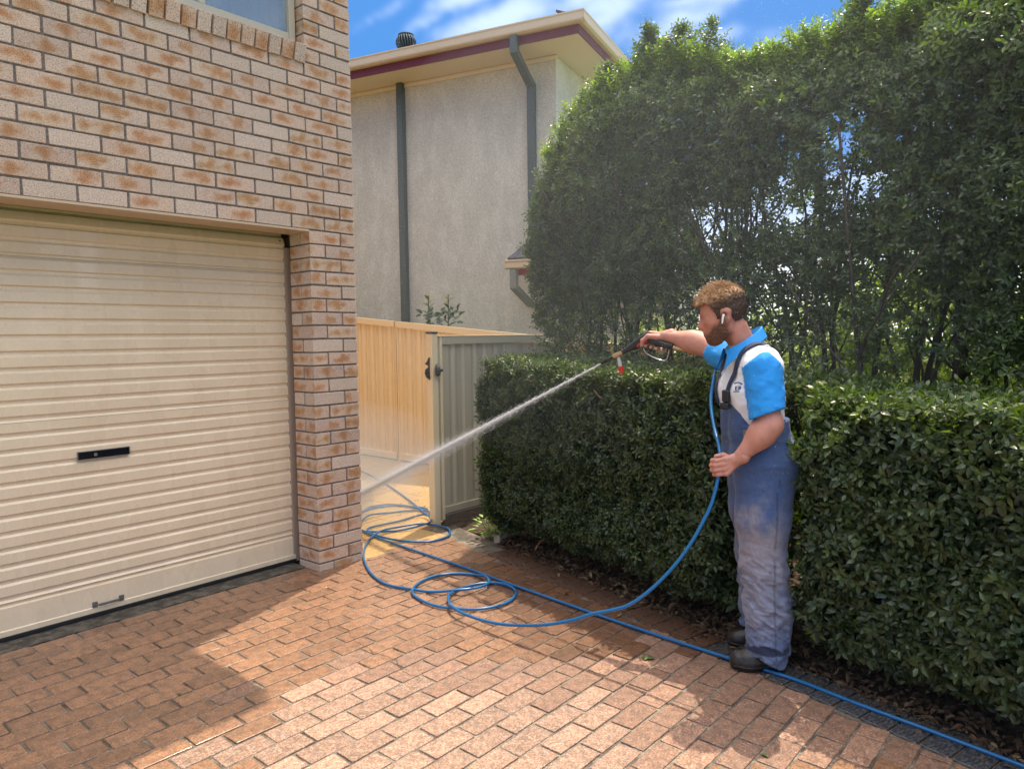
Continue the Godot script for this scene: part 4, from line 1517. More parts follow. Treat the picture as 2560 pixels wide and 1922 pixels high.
func build_man() -> void:
	var man := thing("person", "bearded man in muddy blue bib overalls aiming a pressure washer gun", "person", MAN, deg_to_rad(130.84))
	var grain := noise_tex(128, 0.15, 31, 3)
	var n_fine := noise(38.0, 41, 3)
	var n_mid := noise(9.0, 42, 3)
	var n_big := noise(3.2, 43, 3)
	# --- joints (forward, up, right)
	var sh_l := Vector3(0.058, 1.345, -0.180)
	var el_l := Vector3(0.044, 1.115, -0.240)
	var wr_l := Vector3(0.168, 0.965, -0.205)
	var sh_r := Vector3(0.06, 1.365, 0.185)
	var el_r := Vector3(0.165, 1.448, 0.395)
	var wr_r := Vector3(0.332, 1.494, 0.505)
	var torso := mirror([
		[Vector3(0.015, 0.93, 0.075), 0.125, Vector3(0.03, 1.08, 0.065), 0.100],
		[Vector3(0.032, 1.08, 0.065), 0.100, Vector3(0.056, 1.24, 0.085), 0.102],
		[Vector3(0.056, 1.24, 0.085), 0.102, Vector3(0.052, 1.33, 0.105), 0.078],
		[Vector3(0.04, 1.375, 0.05), 0.068, Vector3(0.045, 1.36, 0.165), 0.058]])
	var legs := [
		[Vector3(0.02, 0.90, -0.09), 0.105, Vector3(0.02, 0.48, -0.10), 0.062], [Vector3(0.02, 0.48, -0.10), 0.062, Vector3(-0.01, 0.10, -0.10), 0.045],
		[Vector3(0.0, 0.90, 0.10), 0.105, Vector3(-0.03, 0.48, 0.125), 0.062], [Vector3(-0.03, 0.48, 0.125), 0.062, Vector3(-0.06, 0.10, 0.14), 0.045]]
	var neck := [[Vector3(0.06, 1.40, 0), 0.066, Vector3(0.125, 1.52, 0), 0.060]]
	var arms := [
		[sh_l, 0.060, el_l, 0.046], [el_l, 0.045, el_l.lerp(wr_l, 0.3), 0.047], [el_l.lerp(wr_l, 0.3), 0.047, wr_l, 0.029],
		[sh_r, 0.060, el_r, 0.048], [el_r, 0.047, el_r.lerp(wr_r, 0.3), 0.048], [el_r.lerp(wr_r, 0.3), 0.048, wr_r, 0.030]]
	var hx := Transform3D(Basis(Vector3.UP, deg_to_rad(-20.0)) * Basis(Vector3(0, 0, 1), deg_to_rad(-11.0)), Vector3(0.172, 1.573, 0.0))
	var head_inv := hx.affine_inverse()
	var skin_hue := func(p: Vector3, n: Vector3) -> Color:
		var c := Color(0.53, 0.232, 0.168)
		var v := n_mid.get_noise_3d(p.x * 2.0, p.y * 2.0, p.z * 2.0) * 0.14 + n_fine.get_noise_3d(p.x * 3.0, p.y * 3.0, p.z * 3.0) * 0.10
		if p.y > 1.40 and p.z < 0.12:
			c = c.lerp(Color(0.50, 0.185, 0.125), 0.55)
			var q: Vector3 = head_inv * p
			if q.x > -0.03 and q.y > -0.13:
				var edge := lerpf(-0.052, -0.022, smoothstep(0.080, 0.045, q.x))
				edge = lerpf(edge, 0.022, smoothstep(0.030, 0.004, q.x))
				var st := smoothstep(edge + 0.010, edge - 0.014, q.y + n_fine.get_noise_3d(p.x * 3.0, p.y * 3.0, p.z * 3.0) * 0.010) * smoothstep(-0.030, -0.004, q.x)
				c = c.lerp(Color(0.14, 0.062, 0.040), st * 0.75)
		return Color(c.r * (1 + v), c.g * (1 + v * 1.2), c.b * (1 + v * 1.2))
	var plain_mod := func(_p: Vector3, d: float) -> float: return d
	bones(torso + legs + neck + arms, 0.05)
	for i in BR.size(): # keep the body a little inside its clothes
		if i < 14:
			BR[i] -= 0.006
	skin_mesh(0.011, plain_mod, skin_hue)
	# --- head
	var skull := [
		[Vector3(-0.022, 0.044, 0.014), 0.071, Vector3(0.020, 0.050, 0.012), 0.069],
		[Vector3(0.045, 0.05, 0.018), 0.046, Vector3(0.049, 0.02, 0.02), 0.045]]
	var face := [
		[Vector3(0.048, -0.01, 0.024), 0.045, Vector3(0.05, -0.055, 0.016), 0.042],
		[Vector3(0.072, -0.084, 0.006), 0.023, Vector3(0.068, -0.083, 0.014), 0.022],
		[Vector3(-0.008, -0.03, 0.050), 0.020, Vector3(0.004, -0.052, 0.044), 0.020],
		[Vector3(0.004, -0.052, 0.044), 0.020, Vector3(0.064, -0.084, 0.014), 0.018],
		[Vector3(0.072, -0.004, 0.040), 0.020, Vector3(0.06, -0.012, 0.048), 0.018],
		[Vector3(0.089, 0.031, 0.012), 0.013, Vector3(0.076, 0.031, 0.042), 0.013]]
	var nose := [
		[Vector3(0.098, 0.018, 0), 0.010, Vector3(0.120, -0.016, 0), 0.0125],
		[Vector3(0.108, -0.023, 0.010), 0.009, Vector3(0.10, -0.024, 0.012), 0.009],
		[Vector3(0.092, -0.050, 0.003), 0.0095, Vector3(0.086, -0.050, 0.016), 0.008],
		[Vector3(0.092, -0.061, 0.003), 0.0095, Vector3(0.086, -0.061, 0.014), 0.008]]
	var ears := [
		[Vector3(-0.020, 0.022, 0.079), 0.0075, Vector3(-0.004, 0.030, 0.077), 0.007],
		[Vector3(-0.020, 0.022, 0.079), 0.0075, Vector3(-0.014, -0.012, 0.077), 0.007],
		[Vector3(-0.014, -0.012, 0.077), 0.007, Vector3(-0.004, -0.026, 0.073), 0.0075],
		[Vector3(-0.008, 0.008, 0.072), 0.010, Vector3(-0.006, -0.01, 0.071), 0.010]]
	for part in [face, nose]:
		for b in part:
			b[0].x -= 0.007
			b[2].x -= 0.007
	bones(mirror(skull) + mirror(face) + mirror(nose) + mirror(ears) + [[hx.affine_inverse() * Vector3(0.09, 1.45, 0), 0.058, hx.affine_inverse() * Vector3(0.125, 1.52, 0), 0.058]], 0.022, hx)
	var inv := hx.affine_inverse()
	var head_mod := func(p: Vector3, d: float) -> float:
		var q: Vector3 = inv * p
		for s in [-1, 1]: # eye sockets, ear hollows
			d = maxf(d, -(q.distance_to(Vector3(0.097, 0.013, 0.031 * s)) - 0.017) * 0.8)
			d = maxf(d, -(q.distance_to(Vector3(-0.007, 0.012, 0.089 * s)) - 0.0105))
		return d
	skin_mesh(0.0035, head_mod, skin_hue)
	# --- left hand: a fist round the hose
	var hand := []
	var hose_at := Vector3(0.236, 0.925, -0.166)
	hand.append([wr_l.lerp(hose_at, -0.25), 0.030, wr_l.lerp(hose_at, 0.15), 0.027])
	for i in 4:
		var dy: float = [0.030, 0.010, -0.011, -0.031][i]
		var back: float = [0.002, 0.006, 0.003, -0.006][i]
		var r: float = [0.0098, 0.0100, 0.0096, 0.0085][i]
		var knuckle := Vector3(0.222 + back, 0.932 + dy, -0.200)
		hand.append([wr_l.lerp(hose_at, 0.12) + Vector3(0, dy * 0.45, 0), 0.016, knuckle, 0.0135])
		var p1 := Vector3(0.258 + back, 0.924 + dy, -0.190)
		var p2 := Vector3(0.266 + back, 0.920 + dy, -0.160)
		var p3 := Vector3(0.246 + back, 0.918 + dy, -0.142)
		hand.append([knuckle, r + 0.0015, p1, r])
		hand.append([p1, r, p2, r * 0.95])
		hand.append([p2, r * 0.95, p3, r * 0.85])
	hand.append([Vector3(0.188, 0.958, -0.190), 0.015, Vector3(0.222, 0.974, -0.166), 0.0115])
	hand.append([Vector3(0.222, 0.974, -0.166), 0.0115, Vector3(0.252, 0.968, -0.158), 0.0095])
	bones(hand, 0.007)
	skin_mesh(0.0035, plain_mod, skin_hue)
	# --- right hand: over the trigger handle
	hand = []
	var grip_a := Vector3(0.425, 1.474, 0.545)
	var grip_b := Vector3(0.335, 1.444, 0.490)
	var gd := (grip_a - grip_b).normalized()
	var side := gd.cross(Vector3.UP).normalized() # away from the camera
	var up := side.cross(gd).normalized()
	hand.append([wr_r.lerp(grip_a, -0.3), 0.030, wr_r.lerp(grip_a, 0.1), 0.028])
	for i in 4:
		var c := grip_a.lerp(grip_b, 0.05 + 0.28 * i)
		var r: float = [0.0098, 0.0102, 0.0098, 0.0086][i]
		var knuckle := c + up * 0.036 + side * 0.014
		hand.append([wr_r + side * (0.012 - 0.006 * i) - up * 0.002, 0.020, knuckle, 0.014])
		var p1 := c + up * 0.014 + side * 0.034
		var p2 := c - up * 0.022 + side * 0.024
		var p3 := c - up * 0.032 - side * 0.008
		hand.append([knuckle, r + 0.001, p1, r])
		hand.append([p1, r, p2, r * 0.95])
		hand.append([p2, r * 0.95, p3, r * 0.9])
	hand.append([wr_r.lerp(grip_a, 0.35) - side * 0.018, 0.016, grip_a - side * 0.022 + up * 0.022 - gd * 0.01, 0.0125])
	hand.append([grip_a - side * 0.022 + up * 0.022 - gd * 0.01, 0.0125, grip_a - side * 0.025 - up * 0.008 + gd * 0.012, 0.0105])
	hand.append([grip_a - side * 0.025 - up * 0.008 + gd * 0.012, 0.0105, grip_a - side * 0.022 - up * 0.034 + gd * 0.010, 0.009])
	bones(hand, 0.007)
	skin_mesh(0.0035, plain_mod, skin_hue)
	var skin_m := mat(Color.WHITE, 0.52)
	skin_m.vertex_color_use_as_albedo = true
	skin_m.subsurf_scatter_enabled = true
	skin_m.subsurf_scatter_strength = 0.08
	skin_m.heightmap_enabled = true
	skin_m.heightmap_texture = grain
	skin_m.uv1_triplanar = true
	skin_m.uv1_scale = Vector3.ONE * 12.0
	skin_m.heightmap_scale = 0.02
	put("body", take_skin(), skin_m, man)

	# --- eyes, brows
	var white := mat(lin(0.6, 0.56, 0.52), 0.25)
	for s in [-1, 1]:
		var ball := SphereMesh.new()
		ball.radius = 0.0115
		ball.height = 0.023
		var eye := put("eye", ball, white, man, hx * Vector3(0.073, 0.012, 0.030 * s))
		var iris := SphereMesh.new()
		iris.radius = 0.0058
		iris.height = 0.0116
		put("iris", iris, mat(lin(0.03, 0.035, 0.04), 0.15), eye, hx.basis * Vector3(0.0068, -0.001, 0))
		put("eyebrow", tube_mesh([hx * Vector3(0.097, 0.030, 0.010 * s), hx * Vector3(0.091, 0.036, 0.028 * s), hx * Vector3(0.073, 0.030, 0.048 * s)], [0.003, 0.0042, 0.002], 6), mat(lin(0.10, 0.05, 0.028), 0.9), man)
	# --- hair
	bones(mirror(skull), 0.03, hx)
	for i in BR.size():
		BR[i] += 0.009
	var hair_mod := func(p: Vector3, d: float) -> float:
		var q: Vector3 = inv * p
		var topness := smoothstep(0.035, 0.09, q.y + q.x * 0.15)
		d -= n_fine.get_noise_3d(p.x * 1.3, p.y * 1.3, p.z * 1.3) * (0.003 + 0.010 * topness) + 0.008 * topness - 0.005 * (1.0 - topness)
		# hairline: high over the brow, down before the ear, low on the nape
		var line := 0.073
		if q.x < 0.078:
			line = lerpf(0.022, 0.076, smoothstep(0.026, 0.064, q.x))
		if q.x < 0.030:
			line = lerpf(0.026, -0.020, smoothstep(0.004, 0.018, q.x))
		if q.x < 0.004:
			line = lerpf(0.034, -0.052, smoothstep(0.016, 0.055, -q.x))
		return maxf(d, line + n_fine.get_noise_3d(p.x * 3.0, p.y * 3.0, p.z * 3.0) * 0.006 - q.y)
	var hair_hue := func(p: Vector3, _n: Vector3) -> Color:
		var q: Vector3 = inv * p
		var t := smoothstep(0.05, 0.11, q.y + q.x * 0.25)
		var v := 1.0 + n_fine.get_noise_3d(p.x * 6.0, p.y * 6.0, p.z * 6.0) * 0.7
		var c := Color(0.060, 0.032, 0.022).lerp(Color(0.36, 0.20, 0.10), t)  # short sides darker; sunlit gold painted into the top
		return Color(c.r * v, c.g * v, c.b * v)
	skin_mesh(0.0035, hair_mod, hair_hue)
	var hair_m := mat(Color.WHITE, 0.7)
	hair_m.vertex_color_use_as_albedo = true
	var hair := put("hair", take_skin(), hair_m, man)
	var curls := new_st()
	for i in 1500:
		var a := rng.randf() * TAU
		var el := rng.randf_range(0.25, 1.45)
		var d := Vector3(cos(a) * cos(el), sin(el), sin(a) * cos(el))
		var base := Vector3(0.0, 0.052, 0) + d * Vector3(0.096, 0.088, 0.088)
		if base.x > 0.045 and base.y < 0.078 or base.y < 0.066:
			continue
		var p := []
		var sidev := d.cross(Vector3(rng.randf_range(-1, 1), rng.randf_range(-1, 1), rng.randf_range(-1, 1))).normalized()
		var ph := rng.randf() * TAU
		var ln := rng.randf_range(0.012, 0.034)
		for q in 5:
			var t := q / 4.0
			p.append(hx * (base + d * ln * t + Vector3(0.4, 0.1, 0) * ln * t * t + (sidev * sin(ph + t * 4.0) + d.cross(sidev) * cos(ph + t * 4.0)) * 0.0085 * t))
		tube(curls, p, [0.0013, 0.0013, 0.0012, 0.001, 0.0006], 3, false)
	put("curls", curls.commit(), mat(lin(0.42, 0.25, 0.13), 0.6), hair, Vector3.ZERO, "stuff")  # curl colour lightened to look sunlit
	# --- beard
	bones(mirror(face) + mirror([[Vector3(-0.002, -0.028, 0.058), 0.012, Vector3(0.012, -0.055, 0.050), 0.016]]), 0.022, hx)
	for i in BR.size():
		BR[i] += 0.0036
	var beard_mod := func(p: Vector3, d: float) -> float:
		var q: Vector3 = inv * p
		d -= n_fine.get_noise_3d(p.x * 3.5, p.y * 3.5, p.z * 3.5) * 0.007
		var top := lerpf(-0.060, -0.034, smoothstep(0.075, 0.045, q.x))
		top = lerpf(top, 0.012, smoothstep(0.030, 0.006, q.x))
		if q.x > 0.065 and absf(q.z) < 0.024:
			top = -0.071
		d = maxf(d, (q.y - top + n_fine.get_noise_3d(p.x * 4.0, p.y * 4.0, p.z * 4.0) * 0.018) * 0.8)
		d = maxf(d, -0.004 - q.x + n_fine.get_noise_3d(p.x * 3.0, p.y * 3.0, p.z * 3.0) * 0.016)
		return d
	skin_mesh(0.0032, beard_mod, func(p: Vector3, _n: Vector3) -> Color:
		var v := 1.0 + n_fine.get_noise_3d(p.x * 7.0, p.y * 7.0, p.z * 7.0) * 0.6
		return Color(0.135 * v, 0.060 * v, 0.034 * v))
	put("beard", take_skin(), hair_m, man)
	var mous := new_st()
	tube(mous, [hx * Vector3(0.081, -0.047, -0.024), hx * Vector3(0.096, -0.038, -0.008), hx * Vector3(0.096, -0.038, 0.008), hx * Vector3(0.081, -0.047, 0.024)], [0.003, 0.0055, 0.0055, 0.003], 6)
	put("moustache", mous.commit(), mat(lin(0.14, 0.065, 0.038), 0.85), man)
	# --- ear bud on the near side
	var bud_m := mat(lin(0.85, 0.85, 0.84), 0.3)
	put("ear_bud", tube_mesh([hx * Vector3(-0.004, 0.012, -0.088), hx * Vector3(0.001, 0.002, -0.091), hx * Vector3(0.010, -0.026, -0.088)], [0.0062, 0.0052, 0.0030], 8), bud_m, man)

	# --- shirt
	var shirt_bones := torso.slice(2) + [[Vector3(0.05, 1.36, -0.12), 0.064, sh_l, 0.050], [Vector3(0.05, 1.37, 0.12), 0.064, sh_r, 0.052], [Vector3(0.055, 1.385, 0), 0.076, Vector3(0.075, 1.425, 0), 0.070]]
	bones(shirt_bones, 0.05)
	for i in BR.size():
		BR[i] += 0.008
	var shirt_mod := func(p: Vector3, d: float) -> float:
		d -= n_mid.get_noise_3d(p.x * 0.8, p.y * 1.3, p.z * 0.8) * 0.005 + (1.0 - absf(n_mid.get_noise_3d(p.x * 0.6 + p.y * 0.6, p.y * 0.9 - p.x * 0.6, p.z * 0.6 + 9.0)) * 4.0) * 0.0025
		return maxf(maxf(d, p.y - 1.452 - (0.06 - p.x) * 0.45), 1.02 - p.y)
	var cloth := mat(Color.WHITE, 0.8)
	cloth.vertex_color_use_as_albedo = true
	cloth.heightmap_enabled = true
	cloth.heightmap_texture = grain
	cloth.uv1_triplanar = true
	cloth.uv1_scale = Vector3.ONE * 8.0
	cloth.heightmap_scale = 0.03
	cloth.rim_enabled = true
	cloth.rim = 0.2
	skin_mesh(0.0085, shirt_mod, func(p: Vector3, _n: Vector3) -> Color:
		var c := Color(0.74, 0.73, 0.76)
		var seam := absf(p.x - 0.045 + (p.y - 1.40) * 0.5)
		if p.y > 1.36 and p.z < -0.06 and seam < 0.003:
			c = Color(0.5, 0.5, 0.55)
		for s in 2:
			var a: Vector3 = [sh_l, sh_r][s]
			var dir: Vector3 = ([el_l, el_r][s] - a).normalized()
			var al: float = (p - a).dot(dir)
			if al + 0.064 - maxf(p.x - a.x - 0.02, 0.0) * 0.7 - maxf(a.x - p.x - 0.01, 0.0) * 1.1 > 0.0 and (p - a - dir * al).length() < 0.086 and absf(p.z) > 0.150 - 0.02 * s:
				c = Color(0.012, 0.27, 0.72)
		return c)
	var shirt := put("shirt", take_skin(), cloth, man)
	var hug := whole()
	var on_shirt := func(p: Vector3, off: float) -> Vector3:
		for it in 5:
			var d := skin(p, hug) - off
			var e := 0.004
			var g := Vector3(skin(p + Vector3(e, 0, 0), hug) - skin(p - Vector3(e, 0, 0), hug), skin(p + Vector3(0, e, 0), hug) - skin(p - Vector3(0, e, 0), hug), skin(p + Vector3(0, 0, e), hug) - skin(p - Vector3(0, 0, e), hug)).normalized()
			p -= g * d
		return p
	var ribbon := func(pts: Array, width: float, off: float) -> ArrayMesh:
		var st := new_st()
		var c := smooth_path(pts, 7)
		for i in c.size():
			c[i] = on_shirt.call(c[i], off)
		var rows := []
		for i in c.size():
			var t: Vector3 = (c[mini(i + 1, c.size() - 1)] - c[maxi(i - 1, 0)]).normalized()
			var e := 0.004
			var p: Vector3 = c[i]
			var g := Vector3(skin(p + Vector3(e, 0, 0), hug) - skin(p - Vector3(e, 0, 0), hug), skin(p + Vector3(0, e, 0), hug) - skin(p - Vector3(0, e, 0), hug), skin(p + Vector3(0, 0, e), hug) - skin(p - Vector3(0, 0, e), hug)).normalized()
			var s := t.cross(g).normalized() * width * 0.5
			rows.append([p - s, p + s, p + s + g * 0.004, p - s + g * 0.004, g])
		for i in rows.size() - 1:
			for q in [[2, 3], [3, 0], [1, 2]]:
				quad(st, rows[i][q[0]], rows[i][q[1]], rows[i + 1][q[1]], rows[i + 1][q[0]], rows[i][4] if q[0] == 2 else rows[i][q[0]] - rows[i][1 if q[0] == 3 else 0])
		return st.commit()
	var navy := mat(lin(0.018, 0.026, 0.06), 0.8)
	var blue_m := mat(Color.WHITE, 0.8)
	blue_m.vertex_color_use_as_albedo = true
	blue_m.rim_enabled = true
	blue_m.rim = 0.12
	blue_m.heightmap_enabled = true
	blue_m.heightmap_texture = grain
	blue_m.uv1_triplanar = true
	blue_m.uv1_scale = Vector3.ONE * 9.0
	blue_m.heightmap_scale = 0.03
	# straps are shaped while the shirt's surface is at hand
	var strap_l: ArrayMesh = ribbon.call([Vector3(0.185, 1.17, -0.085), Vector3(0.19, 1.24, -0.092), Vector3(0.165, 1.33, -0.106), Vector3(0.115, 1.42, -0.112), Vector3(0.05, 1.45, -0.115), Vector3(-0.02, 1.41, -0.10), Vector3(-0.08, 1.30, -0.05), Vector3(-0.10, 1.10, -0.01)], 0.032, 0.006)
	var strap_r: ArrayMesh = ribbon.call([Vector3(0.185, 1.17, 0.085), Vector3(0.19, 1.24, 0.092), Vector3(0.165, 1.33, 0.100), Vector3(0.115, 1.42, 0.098), Vector3(0.05, 1.45, 0.092), Vector3(-0.02, 1.41, 0.08), Vector3(-0.08, 1.30, 0.05), Vector3(-0.10, 1.10, 0.01)], 0.032, 0.006)
	var logo_at: Vector3 = on_shirt.call(Vector3(0.15, 1.262, -0.15), 0.004)
	var buckle_at: Vector3 = on_shirt.call(Vector3(0.195, 1.225, -0.095), 0.014)
	# --- sleeves
	for s in 2:
		var a: Vector3 = [sh_l, sh_r][s]
		var b: Vector3 = [el_l, el_r][s]
		var dir := (b - a).normalized()
		var stop: float = [0.195, 0.12][s]
		bones([[a - dir * 0.010, 0.071, a + dir * (stop + 0.08), 0.066 if s == 0 else 0.063], [a + Vector3(-0.006, 0, 0), 0.068, a + dir * (stop + 0.06) + Vector3(0.018, 0, 0), 0.060 if s == 0 else 0.056]], 0.04)
		var sleeve_mod := func(p: Vector3, d: float) -> float:
			d -= n_mid.get_noise_3d(p.x * 1.2 + p.y * 0.8, p.y * 0.6 - p.x * 0.5, p.z) * 0.006
			d -= (1.0 - absf(n_mid.get_noise_3d(p.x * 0.5 + p.y * 0.7, p.y * 0.6 - p.x * 0.7, p.z * 0.4 + 3.0)) * 4.0) * 0.002
			var along := (p - a).dot(dir)
			d = maxf(d, along - stop - (p.x - a.x) * 0.25)
			d = maxf(d, -(along + 0.066 - maxf(p.x - a.x - 0.02, 0.0) * 0.7 - maxf(a.x - p.x - 0.01, 0.0) * 1.1))
			if along > stop - 0.04: # the open end of the sleeve
				d = maxf(d, 0.052 - (p - a - dir * along).distance_to(Vector3(0.01, 0, 0)))
			return d
		skin_mesh(0.007, sleeve_mod, func(p: Vector3, _n: Vector3) -> Color:
			var along := (p - a).dot(dir) - (p.x - a.x) * 0.25
			return Color(0.012, 0.27, 0.72) if absf(along - stop + 0.022) > 0.002 else Color(0.03, 0.34, 0.8))
		put("sleeve", take_skin(), blue_m, shirt)
	# --- collar: stands round the neck and folds over
	var col := new_st()
	var rows := []
	var nf := 40
	for i in nf + 1:
		var ph := deg_to_rad(32.0 + 296.0 * i / nf)
		var fwd := cos(ph)
		var zz := sin(ph)
		var c := Vector3(0.094, 1.462, 0.0)
		var tip := pow(absf(float(i) / nf - 0.5) * 2.0, 5.0)
		var inner := c + Vector3(fwd * 0.064, -0.030 - fwd * 0.045, zz * 0.064)
		var crest := c + Vector3(fwd * 0.078 - 0.004 * smoothstep(0.2, -1.0, fwd), 0.016 - fwd * 0.053, zz * 0.078)
		var crest2 := crest + Vector3(fwd * 0.006, 0.001, zz * 0.006)
		var outer := c + Vector3(fwd * 0.100 - 0.008 * smoothstep(0.2, -1.0, fwd) + tip * 0.012, -0.026 - fwd * 0.056 - tip * 0.048, zz * 0.108)
		var under := outer - Vector3(fwd * 0.004, -0.001, zz * 0.004)
		rows.append([inner, crest, crest2, outer, under])
	for i in nf:
		for q in 4:
			var a: Vector3 = rows[i][q]
			var mid := Vector3(0.075, a.y, 0)
			quad(col, rows[i][q], rows[i][q + 1], rows[i + 1][q + 1], rows[i + 1][q], (a - mid) * (-1.0 if q == 0 else 1.0) + Vector3(0, 0.02 if q == 1 else 0.0, 0))
	put("collar", col.commit(), mat(lin(0.012, 0.27, 0.72), 0.65), shirt)
	# --- chest logo lettering, half behind the strap
	var tm := TextMesh.new()
	tm.text = "ER"
	var font := SystemFont.new()
	font.font_names = PackedStringArray(["Droid Sans"])
	font.font_weight = 800
	tm.font = font
	tm.font_size = 32
	tm.pixel_size = 0.0008
	tm.depth = 0.0015
	var logo := put("chest_logo", tm, mat(lin(0.015, 0.05, 0.16), 0.8), man, logo_at)
	logo.rotation = Vector3(-0.1, PI - 0.5, 0.0)
	put("logo_swoosh", tube_mesh(smooth_path([Vector3(-0.02, -0.016, 0.001), Vector3(0, -0.013, 0.001), Vector3(0.022, -0.019, 0.001)], 3), 0.002, 4), mat(lin(0.015, 0.05, 0.16), 0.8), logo)
	put("logo_swoosh", tube_mesh(smooth_path([Vector3(-0.016, 0.020, 0.001), Vector3(0, 0.026, 0.001), Vector3(0.018, 0.018, 0.001)], 3), 0.0025, 4), mat(lin(0.015, 0.05, 0.16), 0.8), logo)

	# --- overalls
	bones(mirror([
		[Vector3(0.02, 0.95, 0.075), 0.140, Vector3(0.034, 1.08, 0.068), 0.121],
		[Vector3(0.034, 1.08, 0.068), 0.121, Vector3(0.056, 1.24, 0.085), 0.116]]) + [
		[Vector3(0.005, 0.92, -0.085), 0.145, Vector3(0.025, 0.68, -0.10), 0.116], [Vector3(0.025, 0.68, -0.10), 0.116, Vector3(0.018, 0.46, -0.10), 0.094],
		[Vector3(0.018, 0.46, -0.10), 0.094, Vector3(-0.006, 0.27, -0.10), 0.098], [Vector3(-0.006, 0.27, -0.10), 0.098, Vector3(0.004, 0.0, -0.10), 0.090],
		[Vector3(-0.005, 0.92, 0.09), 0.140, Vector3(-0.01, 0.68, 0.115), 0.112], [Vector3(-0.01, 0.68, 0.115), 0.112, Vector3(-0.03, 0.46, 0.125), 0.092],
		[Vector3(-0.03, 0.46, 0.125), 0.092, Vector3(-0.05, 0.0, 0.14), 0.086]], 0.035)
	var over_mod := func(p: Vector3, d: float) -> float:
		var low := smoothstep(0.62, 0.40, p.y)
		var w := n_mid.get_noise_3d(p.x * 0.6, p.y * 1.5, p.z * 0.6)
		var folds := n_mid.get_noise_3d(p.x * 0.5 + p.y * 0.5, p.y * 1.15 - p.x * 0.9, p.z * 0.5 + 5.0)
		d -= w * 0.006 + (1.0 - absf(folds) * 3.2) * 0.011 * low + n_big.get_noise_3d(p.x, p.y * 2.0, p.z) * 0.004
		var slack := smoothstep(0.16, 0.02, p.y)
		d += 0.006 * slack * sin(p.y * 60.0 + p.x * 25.0 + p.z * 30.0)
		var f := smoothstep(0.06, 0.15, p.x)
		var b := smoothstep(0.0, -0.08, p.x)
		var top := 1.098 + 0.118 * f * smoothstep(0.165, 0.11, absf(p.z)) + 0.03 * b
		d = maxf(d, p.y - top)
		var hem: float = lerpf(0.065, 0.012, smoothstep(0.08, -0.05, p.x)) if p.z < 0.01 else lerpf(0.10, 0.05, smoothstep(0.06, -0.1, p.x))
		d = maxf(d, hem - p.y)
		if p.y < 0.12: # hollow hems
			var ax := Vector2(p.x - 0.004, p.z + 0.10) if p.z < 0.01 else Vector2(p.x + 0.05, p.z - 0.14)
			d = maxf(d, 0.078 - ax.length())
		return d
	var over_hue := func(p: Vector3, n: Vector3) -> Color:
		var c := Color(0.042, 0.075, 0.175)
		var g := n_mid.get_noise_3d(p.x * 1.5, p.y * 0.9, p.z * 1.5)
		var h := n_big.get_noise_3d(p.x * 1.5, p.y * 1.2, p.z * 1.5)
		var fade := smoothstep(1.05, 0.80, p.y) * 0.35
		c = c.lerp(Color(0.075, 0.13, 0.30), clampf(fade + h * 0.3, 0.0, 1.0))
		# dried mud and bleaching from the thigh down, heaviest on the front of the knee
		var mud := smoothstep(0.84, 0.42, p.y + g * 0.16) * smoothstep(0.10, 0.30, p.y + g * 0.06)
		mud *= 0.45 + 0.75 * smoothstep(-0.06, 0.07, p.x + h * 0.08) + g * 0.35
		if p.z > 0.02:
			mud *= 0.25
		c = c.lerp(Color(0.36, 0.305, 0.30), clampf(mud, 0.0, 0.72))
		c = c.lerp(Color(0.17, 0.20, 0.30), smoothstep(0.70, 0.25, p.y) * 0.6 * (0.5 if p.z > 0.02 else 1.0))
		if p.z < 0.0 and p.y > 0.085 and p.y < 0.118 + 0.012 * sin(p.x * 40.0) and p.x > -0.08: # wet band over the hem
			c = Color(0.022, 0.028, 0.062)
		var wet := n_fine.get_noise_3d(p.x * 2.5, p.y * 2.5, p.z * 2.5)
		var k := 1.0 + wet * 0.25
		if absf(p.x + 0.012 - 0.02 * sin(p.y * 3.0)) < 0.0036 and p.z < -0.1 and p.y < 0.88:
			k *= 0.55
		if p.x > 0.0 and p.z < -0.04 and (absf(p.y - 0.405 - p.x * 0.06) < 0.0030 or absf(p.y - 0.285 - p.x * 0.05) < 0.0030):
			k *= 0.6
		if p.x < -0.06 and p.y > 0.93 and p.y < 1.08 and p.z < 0.0 and n_mid.get_noise_3d(p.x * 6.0, p.y * 3.0, p.z * 6.0) > 0.28:
			return Color(0.45, 0.50, 0.60)
		return Color(c.r * k, c.g * k, c.b * k)
	skin_mesh(0.0085, over_mod, over_hue)
	var denim := mat(Color.WHITE, 0.88)
	denim.vertex_color_use_as_albedo = true
	denim.heightmap_enabled = true
	denim.heightmap_texture = grain
	denim.uv1_triplanar = true
	denim.uv1_scale = Vector3.ONE * 7.0
	denim.heightmap_scale = 0.08
	denim.rim_enabled = true
	denim.rim = 0.25
	var over := put("overalls", take_skin(), denim, man)
	put("strap", strap_l, navy, over)
	put("strap", strap_r, navy, over)
	var bk := mat(lin(0.012, 0.013, 0.018), 0.35)
	var buckle := new_st()
	bbox(buckle, Vector3(0.02, 0.055, 0.042), 0.006, Transform3D(Basis(Vector3.UP, 0.5), Vector3.ZERO))
	bbox(buckle, Vector3(0.016, 0.03, 0.05), 0.006, Transform3D(Basis(Vector3.UP, 0.5), Vector3(0.006, -0.045, 0.004)))
	put("buckle", buckle.commit(), bk, over, buckle_at)
	var patch := new_st()
	bbox(patch, Vector3(0.003, 0.034, 0.028), 0.001)
	bbox(patch, Vector3(0.004, 0.014, 0.010), 0.0005)
	var badge := put("pocket_badge", patch.commit(), mat(lin(0.15, 0.145, 0.12), 0.7), over, Vector3(0.125, 1.068, -0.175))
	badge.rotation.y = 1.0
